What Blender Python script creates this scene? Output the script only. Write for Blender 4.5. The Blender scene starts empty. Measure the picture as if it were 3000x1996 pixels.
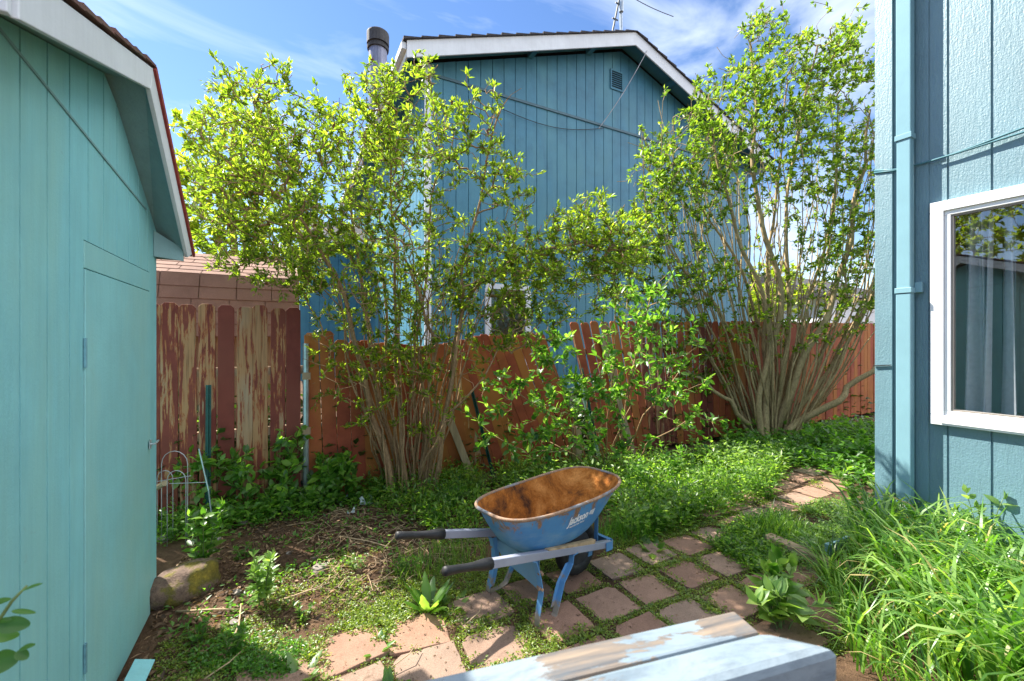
import bpy, bmesh, math, random
import numpy as np
from mathutils import Vector, Matrix
from mathutils.bvhtree import BVHTree

# ------------------------------------------------------------------ camera, sky, sun, exposure
SC = bpy.context.scene
COL = SC.collection
H = 1.65                                   # eye height
F = 1250.0                                 # focal length in pixels of a 3000 px wide frame
YAW = math.radians(27.8)                   # view direction, right of +Y
SN, CS = math.sin(YAW), math.cos(YAW)
cam_d = bpy.data.cameras.new('camera')
cam_d.sensor_width = 36.0
cam_d.lens = F / 3000 * 36
cam_d.clip_start = 0.05
cam_d.clip_end = 2000
cam_d.dof.use_dof = True
cam_d.dof.focus_distance = 3.6
cam_d.dof.aperture_fstop = 3.6
cam = bpy.data.objects.new('camera', cam_d)
COL.objects.link(cam)
cam.location = (0, 0, H)
cam.rotation_euler = (math.pi / 2, 0, -YAW)
SC.camera = cam

SUN_EL = math.radians(49)
SUN_AZ = math.atan2(-0.60, 0.80)           # toward the sun, measured from +Y to +X
world = bpy.data.worlds.new('World')
SC.world = world
world.use_nodes = True
wn, wl = world.node_tree.nodes, world.node_tree.links
wn.clear()
w_out = wn.new('ShaderNodeOutputWorld')
w_bg = wn.new('ShaderNodeBackground')
w_sky = wn.new('ShaderNodeTexSky')
w_sky.sky_type = 'NISHITA'
w_sky.sun_disc = False
w_sky.sun_elevation = SUN_EL
w_sky.sun_rotation = SUN_AZ % (2 * math.pi)
w_sky.air_density = 1.0
w_sky.dust_density = 0.1
w_sky.ozone_density = 2.0
w_bg.inputs['Strength'].default_value = 0.15
# thin cirrus: streaks of white laid over the sky dome by direction
w_tc = wn.new('ShaderNodeTexCoord')
w_map = wn.new('ShaderNodeMapping')
w_map.inputs['Rotation'].default_value = (0.0, 0.0, 0.55)
w_map.inputs['Scale'].default_value = (1.1, 3.2, 5.0)
w_map.inputs['Location'].default_value = (7.7, 0.9, 2.6)
w_nz = wn.new('ShaderNodeTexNoise')
w_nz.inputs['Scale'].default_value = 1.5
w_nz.inputs['Detail'].default_value = 9
w_nz.inputs['Roughness'].default_value = 0.55
w_nz.inputs['Distortion'].default_value = 0.6
w_rp = wn.new('ShaderNodeValToRGB')
w_rp.color_ramp.elements[0].position = 0.48
w_rp.color_ramp.elements[0].color = (0, 0, 0, 1)
w_rp.color_ramp.elements[1].position = 0.80
w_rp.color_ramp.elements[1].color = (0.75, 0.75, 0.75, 1)
w_mix = wn.new('ShaderNodeMixRGB')
w_mix.inputs['Color2'].default_value = (3.7, 4.0, 4.5, 1)
w_hs = wn.new('ShaderNodeHueSaturation')
w_hs.inputs['Saturation'].default_value = 1.15
w_hs.inputs['Value'].default_value = 0.58
w_hs.inputs['Hue'].default_value = 0.506
wl.new(w_tc.outputs['Generated'], w_map.inputs['Vector'])
wl.new(w_map.outputs['Vector'], w_nz.inputs['Vector'])
wl.new(w_nz.outputs['Fac'], w_rp.inputs['Fac'])
wl.new(w_rp.outputs['Color'], w_mix.inputs['Fac'])
wl.new(w_sky.outputs['Color'], w_hs.inputs['Color'])
wl.new(w_hs.outputs['Color'], w_mix.inputs['Color1'])
# bright broken cloud added in the east, out of view, to lift the shade
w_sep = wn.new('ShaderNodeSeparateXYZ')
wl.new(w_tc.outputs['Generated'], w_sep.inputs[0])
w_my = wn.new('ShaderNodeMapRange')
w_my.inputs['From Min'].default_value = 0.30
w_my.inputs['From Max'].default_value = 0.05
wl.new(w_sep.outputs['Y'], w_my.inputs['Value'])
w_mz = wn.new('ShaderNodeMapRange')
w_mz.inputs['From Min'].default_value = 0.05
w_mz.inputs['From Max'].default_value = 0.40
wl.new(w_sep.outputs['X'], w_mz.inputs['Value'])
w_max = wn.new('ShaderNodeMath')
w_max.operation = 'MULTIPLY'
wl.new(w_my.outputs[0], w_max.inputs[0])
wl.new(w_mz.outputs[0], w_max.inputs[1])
w_mo = wn.new('ShaderNodeMapRange')                 # second unseen cloud patch, added overhead to brighten the ground
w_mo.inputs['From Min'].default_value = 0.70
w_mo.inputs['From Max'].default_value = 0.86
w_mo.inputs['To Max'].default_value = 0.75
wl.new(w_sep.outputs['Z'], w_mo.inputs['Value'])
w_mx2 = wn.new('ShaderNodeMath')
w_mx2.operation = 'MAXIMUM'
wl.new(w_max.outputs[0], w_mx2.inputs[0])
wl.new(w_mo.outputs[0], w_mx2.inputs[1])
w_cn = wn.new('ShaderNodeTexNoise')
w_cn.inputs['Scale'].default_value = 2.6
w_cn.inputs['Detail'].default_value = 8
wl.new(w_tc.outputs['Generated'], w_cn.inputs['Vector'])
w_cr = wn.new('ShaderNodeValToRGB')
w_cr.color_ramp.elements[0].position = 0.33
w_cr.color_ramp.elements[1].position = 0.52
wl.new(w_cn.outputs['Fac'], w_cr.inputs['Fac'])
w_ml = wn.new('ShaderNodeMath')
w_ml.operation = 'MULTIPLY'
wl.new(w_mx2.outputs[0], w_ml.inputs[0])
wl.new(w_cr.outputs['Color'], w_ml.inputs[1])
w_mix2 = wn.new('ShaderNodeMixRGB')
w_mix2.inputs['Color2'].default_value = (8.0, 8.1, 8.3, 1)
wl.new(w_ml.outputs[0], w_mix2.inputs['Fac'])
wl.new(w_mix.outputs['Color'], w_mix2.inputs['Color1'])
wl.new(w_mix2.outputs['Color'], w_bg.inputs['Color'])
wl.new(w_bg.outputs['Background'], w_out.inputs['Surface'])

sun_d = bpy.data.lights.new('sun', 'SUN')
sun_d.energy = 5.0
sun_d.angle = math.radians(0.53)
sun_d.color = (1.0, 0.95, 0.86)
sun = bpy.data.objects.new('sun', sun_d)
COL.objects.link(sun)
SUN_DIR = Vector((math.sin(SUN_AZ) * math.cos(SUN_EL), math.cos(SUN_AZ) * math.cos(SUN_EL), math.sin(SUN_EL)))
sun.rotation_euler = SUN_DIR.to_track_quat('Z', 'Y').to_euler()
sun.location = SUN_DIR * 30

SC.view_settings.view_transform = 'Standard'
SC.view_settings.look = 'None'
SC.view_settings.exposure = 1.5
SC.view_settings.gamma = 1.0
SC.render.engine = 'CYCLES'
SC.cycles.max_bounces = 8
SC.cycles.transparent_max_bounces = 12
SC.cycles.use_denoising = True

# ------------------------------------------------------------------ measuring helpers (photo px, 2357 wide view)
K = 3000 / 2357.0


def uv(x, y):
    return (x * K - 1500) / F, (1000 - y * K) / F


def at_d(x, y, d):
    u, v = uv(x, y)
    return Vector((d * (SN + u * CS), d * (CS - u * SN), H + v * d))


def on_y(x, y, Y):
    u, v = uv(x, y)
    return at_d(x, y, Y / (CS - u * SN))


def on_x(x, y, X):
    u, v = uv(x, y)
    return at_d(x, y, X / (SN + u * CS))


def on_z(x, y, z=0.0):
    u, v = uv(x, y)
    return at_d(x, y, (z - H) / v)


# ------------------------------------------------------------------ materials
def nodes_of(name):
    m = bpy.data.materials.new(name)
    m.use_nodes = True
    nt = m.node_tree
    b = nt.nodes['Principled BSDF']
    return m, nt, b


def N(nt, typ, **kw):
    n = nt.nodes.new(typ)
    for k, v in kw.items():
        if k in n.inputs:
            n.inputs[k].default_value = v
        else:
            setattr(n, k, v)
    return n


def coords(nt, scale=(1, 1, 1), kind='Object', rand=False):
    tc = N(nt, 'ShaderNodeTexCoord')
    mp = N(nt, 'ShaderNodeMapping')
    mp.inputs['Scale'].default_value = scale
    nt.links.new(tc.outputs[kind], mp.inputs['Vector'])
    if rand:
        oi = N(nt, 'ShaderNodeObjectInfo')
        cb = N(nt, 'ShaderNodeCombineXYZ')
        ml = N(nt, 'ShaderNodeMath', operation='MULTIPLY')
        ml.inputs[1].default_value = 37.0
        nt.links.new(oi.outputs['Random'], ml.inputs[0])
        for i in range(3):
            nt.links.new(ml.outputs[0], cb.inputs[i])
        nt.links.new(cb.outputs[0], mp.inputs['Location'])
    return mp.outputs['Vector']


def noise(nt, vec, scale, detail=6, rough=0.6, dist=0.0):
    n = N(nt, 'ShaderNodeTexNoise', Scale=scale, Detail=detail, Roughness=rough, Distortion=dist)
    nt.links.new(vec, n.inputs['Vector'])
    return n.outputs['Fac']


def ramp(nt, fac, stops):
    r = N(nt, 'ShaderNodeValToRGB')
    e = r.color_ramp.elements
    while len(e) > 1:
        e.remove(e[-1])
    for i, (p, c) in enumerate(stops):
        el = e[0] if i == 0 else e.new(p)
        el.position = p
        el.color = (c[0], c[1], c[2], 1) if not isinstance(c, float) else (c, c, c, 1)
    nt.links.new(fac, r.inputs['Fac'])
    return r.outputs['Color']


def mix(nt, fac, a, b, typ='MIX'):
    m = N(nt, 'ShaderNodeMixRGB', blend_type=typ)
    for s, x in (('Fac', fac), ('Color1', a), ('Color2', b)):
        if hasattr(x, 'is_linked') or hasattr(x, 'links'):
            nt.links.new(x, m.inputs[s])
        elif isinstance(x, (int, float)):
            m.inputs[s].default_value = x
        else:
            m.inputs[s].default_value = (x[0], x[1], x[2], 1)
    return m.outputs['Color']


def bump(nt, b, height, strength=0.3, dist=0.01):
    bp = N(nt, 'ShaderNodeBump', Strength=strength, Distance=dist)
    nt.links.new(height, bp.inputs['Height'])
    nt.links.new(bp.outputs['Normal'], b.inputs['Normal'])


def plain(name, col, rough=0.6, metal=0.0, var=0.12, vscale=6.0, bmp=0.0, bscale=60.0, stretch=(1, 1, 1), spec=0.4):
    m, nt, b = nodes_of(name)
    v = coords(nt, stretch, rand=True)
    f = noise(nt, v, vscale)
    d = tuple(max(0, c * (1 - var)) for c in col)
    l = tuple(min(1, c * (1 + var)) for c in col)
    nt.links.new(ramp(nt, f, [(0.3, d), (0.7, l)]), b.inputs['Base Color'])
    b.inputs['Roughness'].default_value = rough
    b.inputs['Metallic'].default_value = metal
    b.inputs['Specular IOR Level'].default_value = spec
    if bmp:
        bump(nt, b, noise(nt, v, bscale), bmp, 0.01)
    return m


def paint(name, col, dirt=(0.12, 0.14, 0.12), amount=0.25, rough=0.55, bmp=0.25, grain=(1, 1, 0.06), gscale=90.0, rand=True, mottle=0.10, spec=0.35, tint=None):
    """weathered painted wood: soft mottling, streaky grain, a few dirty scuffs"""
    m, nt, b = nodes_of(name)
    v = coords(nt, (1, 1, 1), rand=rand)
    vg = coords(nt, grain, rand=rand)
    f1 = noise(nt, v, 2.2, 7, 0.65)
    c1 = ramp(nt, f1, [(0.3, tuple(c * (1 - mottle) for c in col)), (0.7, tuple(min(1, c * (1 + mottle)) for c in col))])
    if tint:
        ft = noise(nt, coords(nt, (1, 1, 0.35), rand=rand), 1.4, 5, 0.6, 0.4)
        c1 = mix(nt, ramp(nt, ft, [(0.42, 0.0), (0.68, 0.75)]), c1, tint)
    f2 = noise(nt, vg, gscale * 0.35, 5, 0.6)
    c2 = mix(nt, ramp(nt, f2, [(0.45, 0.0), (0.75, amount * 0.35)]), c1, tuple(c * 0.6 for c in col))
    f3 = noise(nt, v, 9.0, 8, 0.75, 0.6)
    c3 = mix(nt, ramp(nt, f3, [(0.64, 0.0), (0.74, amount)]), c2, dirt)
    nt.links.new(c3, b.inputs['Base Color'])
    b.inputs['Roughness'].default_value = rough
    b.inputs['Specular IOR Level'].default_value = spec
    fb = noise(nt, vg, gscale, 4, 0.7)
    fb2 = noise(nt, v, gscale * 0.9, 3, 0.7)
    bump(nt, b, mix(nt, 0.5, fb, fb2), bmp, 0.012)
    return m


def peeling(name, red, wood_a, wood_b, warm=(0.16, 0.045, 0.03)):
    """red paint flaking off boards; object colour R says how much has gone"""
    m, nt, b = nodes_of(name)
    v = coords(nt, (1, 1, 0.13), rand=True)
    vg = coords(nt, (1, 1, 0.04), rand=True)
    vb = coords(nt, (1, 1, 1), rand=True)
    oi = N(nt, 'ShaderNodeObjectInfo')
    sp = N(nt, 'ShaderNodeSeparateColor')
    nt.links.new(oi.outputs['Color'], sp.inputs['Color'])
    grain = noise(nt, vg, 60, 5, 0.6, 0.3)
    wood = ramp(nt, grain, [(0.3, wood_b), (0.5, wood_a), (0.75, tuple(c * 1.25 for c in wood_a))])
    knots = noise(nt, coords(nt, (1, 1, 0.5), rand=True), 7, 2, 0.5)
    wood = mix(nt, ramp(nt, knots, [(0.62, 0.0), (0.75, 0.75)]), wood, (0.30, 0.11, 0.035))
    grey = noise(nt, coords(nt, (1, 1, 0.3), rand=True), 3.0, 4, 0.6)
    wood = mix(nt, ramp(nt, grey, [(0.52, 0.0), (0.7, 0.55)]), wood, (0.30, 0.25, 0.185))
    redv = noise(nt, vb, 5, 6, 0.65)
    rc = ramp(nt, redv, [(0.3, tuple(c * 0.72 for c in red)), (0.7, tuple(c * 1.25 for c in red))])
    big = noise(nt, coords(nt, (1, 1, 0.5), rand=True), 1.1, 3, 0.5)
    rc = mix(nt, ramp(nt, big, [(0.45, 0.0), (0.62, 0.8)]), rc, warm)
    f = noise(nt, v, 13.0, 9, 0.72, 0.35)
    fib = N(nt, 'ShaderNodeMath', operation='MULTIPLY_ADD')
    nt.links.new(grain, fib.inputs[0])
    fib.inputs[1].default_value = 0.42
    fib.inputs[2].default_value = -0.21
    ad0 = N(nt, 'ShaderNodeMath', operation='ADD')
    nt.links.new(f, ad0.inputs[0])
    nt.links.new(fib.outputs[0], ad0.inputs[1])
    ad = N(nt, 'ShaderNodeMath', operation='ADD')
    nt.links.new(ad0.outputs[0], ad.inputs[0])
    nt.links.new(sp.outputs['Red'], ad.inputs[1])
    prim = ramp(nt, ad.outputs[0], [(0.955, 0.0), (0.985, 0.8)])
    rc = mix(nt, prim, rc, (0.33, 0.105, 0.035))
    msk = ramp(nt, ad.outputs[0], [(0.985, 0.0), (1.0, 1.0)])
    nt.links.new(mix(nt, msk, rc, wood), b.inputs['Base Color'])
    b.inputs['Roughness'].default_value = 0.75
    b.inputs['Specular IOR Level'].default_value = 0.25
    bump(nt, b, mix(nt, 0.5, grain, msk), 0.35, 0.006)
    return m


def leafmat(name, dark, mid, light, trans=0.45, rough=0.38, straw=None):
    m, nt, b = nodes_of(name)
    g = N(nt, 'ShaderNodeNewGeometry')
    c = ramp(nt, g.outputs['Random Per Island'], [(0.0, dark), (0.5, mid), (1.0, light)] if straw is None else [(0.0, dark), (0.5, mid), (0.965, light), (0.98, straw), (1.0, straw)])
    nt.links.new(c, b.inputs['Base Color'])
    b.inputs['Roughness'].default_value = rough
    b.inputs['Specular IOR Level'].default_value = 0.55
    tr = N(nt, 'ShaderNodeBsdfTranslucent')
    tc = mix(nt, 1.0, c, (3.4, 3.35, 1.4), 'MULTIPLY')
    nt.links.new(tc, tr.inputs['Color'])
    ms = N(nt, 'ShaderNodeMixShader')
    ms.inputs['Fac'].default_value = trans
    nt.links.new(b.outputs[0], ms.inputs[1])
    nt.links.new(tr.outputs[0], ms.inputs[2])
    nt.links.new(ms.outputs[0], nt.nodes['Material Output'].inputs['Surface'])
    return m


def bark(name, a, c, scale=40):
    m, nt, b = nodes_of(name)
    v = coords(nt, (1, 1, 0.45))
    f = noise(nt, v, scale, 6, 0.7)
    f2 = noise(nt, v, 6, 3, 0.6)
    nt.links.new(mix(nt, ramp(nt, f2, [(0.55, 0.0), (0.7, 0.5)]), ramp(nt, f, [(0.3, a), (0.7, c)]), tuple(x * 1.35 for x in c)), b.inputs['Base Color'])
    b.inputs['Roughness'].default_value = 0.8
    b.inputs['Specular IOR Level'].default_value = 0.2
    bump(nt, b, f, 0.5, 0.01)
    return m


M = {}
M['shed_paint'] = paint('shed_paint', (0.225, 0.54, 0.59), dirt=(0.22, 0.34, 0.33), amount=0.65, tint=(0.28, 0.53, 0.48))
M['shed_door'] = paint('shed_door', (0.235, 0.535, 0.57), dirt=(0.2, 0.32, 0.28), amount=0.4, tint=(0.33, 0.54, 0.46))
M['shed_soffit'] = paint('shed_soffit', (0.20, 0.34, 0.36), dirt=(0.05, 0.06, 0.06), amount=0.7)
M['white_trim'] = paint('white_trim', (0.66, 0.69, 0.73), dirt=(0.25, 0.25, 0.22), amount=0.5, bmp=0.12)
M['house_paint'] = paint('house_paint', (0.125, 0.235, 0.275), dirt=(0.12, 0.27, 0.32), amount=0.35, bmp=0.5, grain=(1, 1, 0.14), gscale=80, rough=0.46, spec=0.9)
M['neighbour_paint'] = paint('neighbour_paint', (0.050, 0.185, 0.275), dirt=(0.04, 0.14, 0.2), amount=0.35, mottle=0.18, tint=(0.085, 0.25, 0.31))
M['spout'] = plain('spout_paint', (0.20, 0.36, 0.41), 0.35, 0, 0.05)
M['window_white'] = plain('window_white', (0.82, 0.82, 0.82), 0.35, 0, 0.03)
M['fence'] = peeling('fence_peel', (0.155, 0.036, 0.026), (0.30, 0.165, 0.08), (0.13, 0.065, 0.032))
M['fence_clean'] = peeling('fence_sound', (0.30, 0.066, 0.032), (0.45, 0.28, 0.14), (0.27, 0.15, 0.07), (0.40, 0.155, 0.035))
M['old_wood'] = plain('old_wood', (0.33, 0.24, 0.15), 0.85, 0, 0.35, 14, 0.4, 60, (1, 1, 0.1))
M['green_steel'] = plain('green_steel', (0.012, 0.075, 0.065), 0.45, 0, 0.25, 20)
M['galv'] = plain('galvanised', (0.42, 0.47, 0.50), 0.4, 0.7, 0.2, 12)
M['pale_steel'] = plain('pale_steel', (0.45, 0.62, 0.58), 0.5, 0.1, 0.2, 12)
M['dark_roof'] = plain('dark_shingle', (0.045, 0.042, 0.048), 0.9, 0, 0.4, 25, 0.5, 120)
M['flue'] = plain('flue_metal', (0.19, 0.20, 0.27), 0.45, 0.4, 0.35, 9, 0, 60, (1, 1, 0.3))
M['flue_cap'] = plain('flue_cap', (0.045, 0.045, 0.05), 0.7, 0.1, 0.4, 12)
M['black'] = plain('black_rubber', (0.018, 0.018, 0.02), 0.55, 0, 0.4, 30, 0.1, 80)
M['cable'] = plain('cable_black', (0.03, 0.045, 0.05), 0.5, 0, 0.1)
M['cable_paint'] = plain('cable_painted', (0.06, 0.17, 0.20), 0.45, 0, 0.1)
M['hinge'] = plain('hinge_painted', (0.17, 0.36, 0.43), 0.5, 0.2, 0.3, 20)
M['wire'] = plain('wire', (0.35, 0.34, 0.36), 0.45, 0.5, 0.2)
M['stone'] = plain('stone', (0.21, 0.18, 0.155), 0.85, 0, 0.35, 10, 0.5, 40)
M['twig'] = plain('dry_twig', (0.40, 0.29, 0.17), 0.85, 0, 0.35, 18, 0.3, 80)
M['plastic'] = plain('plastic_scrap', (0.62, 0.66, 0.68), 0.4, 0, 0.15, 20)
M['curtain'] = plain('curtain_cloth', (0.42, 0.42, 0.45), 0.9, 0, 0.12, 30)
M['indoor_wall'] = plain('indoor_wall', (0.30, 0.30, 0.31), 0.9, 0, 0.06)
M['indoor_floor'] = plain('indoor_floor', (0.42, 0.17, 0.045), 0.4, 0, 0.25, 8, 0, 60, (1, 0.15, 1))
M['blind'] = plain('blind_tan', (0.46, 0.40, 0.30), 0.8, 0, 0.1)
M['vent'] = plain('vent_metal', (0.06, 0.13, 0.17), 0.6, 0, 0.15)
M['bark_a'] = bark('bark_light', (0.19, 0.115, 0.058), (0.44, 0.28, 0.15), 55)
M['bark_b'] = bark('bark_olive', (0.20, 0.145, 0.07), (0.50, 0.37, 0.20), 45)
M['stem_green'] = plain('stem_green', (0.12, 0.17, 0.05), 0.6, 0, 0.3, 20)
M['dead_seed'] = plain('dead_seed', (0.17, 0.07, 0.025), 0.9, 0, 0.3, 20)
M['leaf_a'] = leafmat('leaf_yellowgreen', (0.035, 0.068, 0.008), (0.105, 0.165, 0.016), (0.205, 0.265, 0.034), 0.52)
M['leaf_b'] = leafmat('leaf_midgreen', (0.030, 0.066, 0.008), (0.088, 0.155, 0.016), (0.18, 0.25, 0.034), 0.5)
M['leaf_c'] = leafmat('leaf_bush', (0.030, 0.090, 0.012), (0.080, 0.185, 0.024), (0.17, 0.29, 0.06), 0.45)
M['leaf_weed'] = leafmat('leaf_weed', (0.040, 0.120, 0.016), (0.070, 0.175, 0.022), (0.11, 0.23, 0.035), 0.42)
M['leaf_lush'] = leafmat('leaf_lush', (0.025, 0.080, 0.010), (0.080, 0.175, 0.020), (0.20, 0.30, 0.06), 0.45)
M['leaf_pale'] = leafmat('leaf_pale', (0.075, 0.150, 0.035), (0.13, 0.22, 0.05), (0.20, 0.30, 0.09), 0.4)
M['moss'] = leafmat('moss_leaf', (0.060, 0.115, 0.012), (0.125, 0.19, 0.022), (0.22, 0.27, 0.045), 0.35)
M['grass'] = leafmat('grass_blade', (0.022, 0.075, 0.010), (0.085, 0.195, 0.024), (0.25, 0.37, 0.10), 0.38, 0.34, straw=(0.42, 0.33, 0.15))
M['leaf_far'] = leafmat('leaf_far', (0.09, 0.14, 0.012), (0.16, 0.22, 0.02), (0.25, 0.29, 0.04), 0.5)
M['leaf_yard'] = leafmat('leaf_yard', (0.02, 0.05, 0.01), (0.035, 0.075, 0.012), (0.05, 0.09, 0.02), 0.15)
M['litter'] = leafmat('dead_leaf', (0.045, 0.028, 0.016), (0.12, 0.07, 0.038), (0.27, 0.17, 0.095), 0.12, 0.8)


def soil_mat():
    m, nt, b = nodes_of('soil')
    v = coords(nt)
    f1 = noise(nt, v, 1.3, 6, 0.6)
    f2 = noise(nt, v, 22, 8, 0.75)
    f3 = noise(nt, v, 110, 4, 0.7)
    c1 = ramp(nt, f1, [(0.35, (0.075, 0.048, 0.03)), (0.65, (0.19, 0.115, 0.072))])
    c2 = mix(nt, 0.75, c1, ramp(nt, f2, [(0.3, (0.25, 0.22, 0.2)), (0.7, (1.15, 1.1, 1.0))]), 'MULTIPLY')
    c3 = mix(nt, ramp(nt, f3, [(0.6, 0.0), (0.7, 0.7)]), c2, (0.30, 0.22, 0.15))
    nt.links.new(c3, b.inputs['Base Color'])
    b.inputs['Roughness'].default_value = 0.95
    b.inputs['Specular IOR Level'].default_value = 0.15
    bump(nt, b, mix(nt, 0.45, f2, f3), 0.9, 0.03)
    return m


def paver_mat():
    m, nt, b = nodes_of('paver')
    v = coords(nt, (1, 1, 1), rand=True)
    oi = N(nt, 'ShaderNodeObjectInfo')
    base = ramp(nt, oi.outputs['Random'], [(0.0, (0.235, 0.145, 0.106)), (0.5, (0.33, 0.20, 0.142)), (1.0, (0.27, 0.20, 0.155))])
    f1 = noise(nt, v, 4, 7, 0.65)
    f2 = noise(nt, v, 160, 3, 0.7)
    c = mix(nt, 0.7, base, ramp(nt, f1, [(0.3, (0.62, 0.60, 0.58)), (0.7, (1.15, 1.12, 1.1))]), 'MULTIPLY')
    c = mix(nt, 0.5, c, ramp(nt, f2, [(0.35, (0.55, 0.5, 0.48)), (0.6, (1.1, 1.1, 1.1))]), 'MULTIPLY')
    f3 = noise(nt, v, 10, 7, 0.8, 0.7)
    c = mix(nt, ramp(nt, f3, [(0.57, 0.0), (0.69, 0.7)]), c, (0.09, 0.055, 0.035))
    nt.links.new(c, b.inputs['Base Color'])
    b.inputs['Roughness'].default_value = 0.9
    b.inputs['Specular IOR Level'].default_value = 0.2
    bump(nt, b, mix(nt, 0.5, f1, f2), 0.4, 0.008)
    return m


def shingle_mat(name, a, c, moss=0.0):
    m, nt, b = nodes_of(name)
    v = coords(nt)
    f = noise(nt, v, 240, 3, 0.7)
    f1 = noise(nt, v, 3, 5, 0.6)
    col = mix(nt, 0.6, ramp(nt, f1, [(0.3, a), (0.7, c)]), ramp(nt, f, [(0.3, (0.4, 0.4, 0.4)), (0.65, (1.2, 1.2, 1.2))]), 'MULTIPLY')
    if moss:
        f3 = noise(nt, v, 7, 6, 0.7)
        col = mix(nt, ramp(nt, f3, [(0.5, 0.0), (0.62, moss)]), col, (0.10, 0.09, 0.045))
    nt.links.new(col, b.inputs['Base Color'])
    b.inputs['Roughness'].default_value = 0.95
    bump(nt, b, f, 0.5, 0.006)
    return m


def barrow_paint():
    m, nt, b = nodes_of('barrow_blue')
    v = coords(nt)
    f1 = noise(nt, v, 5, 6, 0.6)
    blue = ramp(nt, f1, [(0.3, (0.055, 0.20, 0.43)), (0.7, (0.085, 0.28, 0.54))])
    # rust creeping down from the rim and in scattered scabs
    sx = N(nt, 'ShaderNodeSeparateXYZ')
    nt.links.new(v, sx.inputs[0])
    mr = N(nt, 'ShaderNodeMapRange')
    mr.inputs['From Min'].default_value = 0.42
    mr.inputs['From Max'].default_value = 0.68
    mr.inputs['To Min'].default_value = -0.10
    mr.inputs['To Max'].default_value = 0.17
    nt.links.new(sx.outputs['Z'], mr.inputs['Value'])
    vs = coords(nt, (1, 1, 0.45))
    f2 = noise(nt, vs, 11, 9, 0.75, 0.4)
    ad = N(nt, 'ShaderNodeMath', operation='ADD')
    nt.links.new(f2, ad.inputs[0])
    nt.links.new(mr.outputs[0], ad.inputs[1])
    f3 = noise(nt, v, 70, 4, 0.7)
    rust = ramp(nt, f3, [(0.3, (0.16, 0.075, 0.02)), (0.7, (0.36, 0.19, 0.06))])
    c = mix(nt, ramp(nt, ad.outputs[0], [(0.585, 0.0), (0.66, 0.9)]), blue, rust)
    f4 = noise(nt, coords(nt, (1, 1, 2.5)), 3.0, 6, 0.7)
    c = mix(nt, ramp(nt, f4, [(0.5, 0.0), (0.72, 0.40)]), c, (0.33, 0.42, 0.42))
    nt.links.new(c, b.inputs['Base Color'])
    b.inputs['Roughness'].default_value = 0.5
    b.inputs['Specular IOR Level'].default_value = 0.4
    bump(nt, b, f3, 0.1, 0.004)
    return m


def rust_mat(name, a, c, d):
    m, nt, b = nodes_of(name)
    v = coords(nt)
    f1 = noise(nt, v, 4.5, 8, 0.7, 0.5)
    f2 = noise(nt, v, 90, 4, 0.75)
    col = ramp(nt, f1, [(0.36, a), (0.5, c), (0.64, d)])
    col = mix(nt, 0.6, col, ramp(nt, f2, [(0.3, (0.5, 0.45, 0.4)), (0.65, (1.2, 1.2, 1.2))]), 'MULTIPLY')
    nt.links.new(col, b.inputs['Base Color'])
    b.inputs['Roughness'].default_value = 0.85
    b.inputs['Specular IOR Level'].default_value = 0.25
    bump(nt, b, f2, 0.4, 0.004)
    return m


def worn_metal(name, col, rust, lo=0.58):
    m, nt, b = nodes_of(name)
    v = coords(nt)
    f1 = noise(nt, v, 14, 7, 0.7)
    f2 = noise(nt, v, 4, 4, 0.6)
    c = ramp(nt, f2, [(0.3, tuple(x * 0.85 for x in col)), (0.7, tuple(x * 1.12 for x in col))])
    nt.links.new(mix(nt, ramp(nt, f1, [(lo, 0.0), (lo + 0.07, 0.85)]), c, rust), b.inputs['Base Color'])
    b.inputs['Roughness'].default_value = 0.5
    bump(nt, b, f1, 0.1, 0.004)
    return m


def leg_metal():
    """blue strap legs whose feet have lost their paint and rusted"""
    m, nt, b = nodes_of('leg_blue')
    v = coords(nt)
    f1 = noise(nt, v, 14, 7, 0.7)
    sx = N(nt, 'ShaderNodeSeparateXYZ')
    nt.links.new(v, sx.inputs[0])
    mr = N(nt, 'ShaderNodeMapRange')
    mr.inputs['From Min'].default_value = 0.0
    mr.inputs['From Max'].default_value = 0.14
    mr.inputs['To Min'].default_value = 0.35
    mr.inputs['To Max'].default_value = 0.0
    nt.links.new(sx.outputs['Z'], mr.inputs['Value'])
    ad = N(nt, 'ShaderNodeMath', operation='ADD')
    nt.links.new(f1, ad.inputs[0])
    nt.links.new(mr.outputs[0], ad.inputs[1])
    c = mix(nt, ramp(nt, ad.outputs[0], [(0.62, 0.0), (0.72, 0.9)]), (0.085, 0.24, 0.46), (0.27, 0.20, 0.13))
    nt.links.new(c, b.inputs['Base Color'])
    b.inputs['Roughness'].default_value = 0.5
    return m


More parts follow.
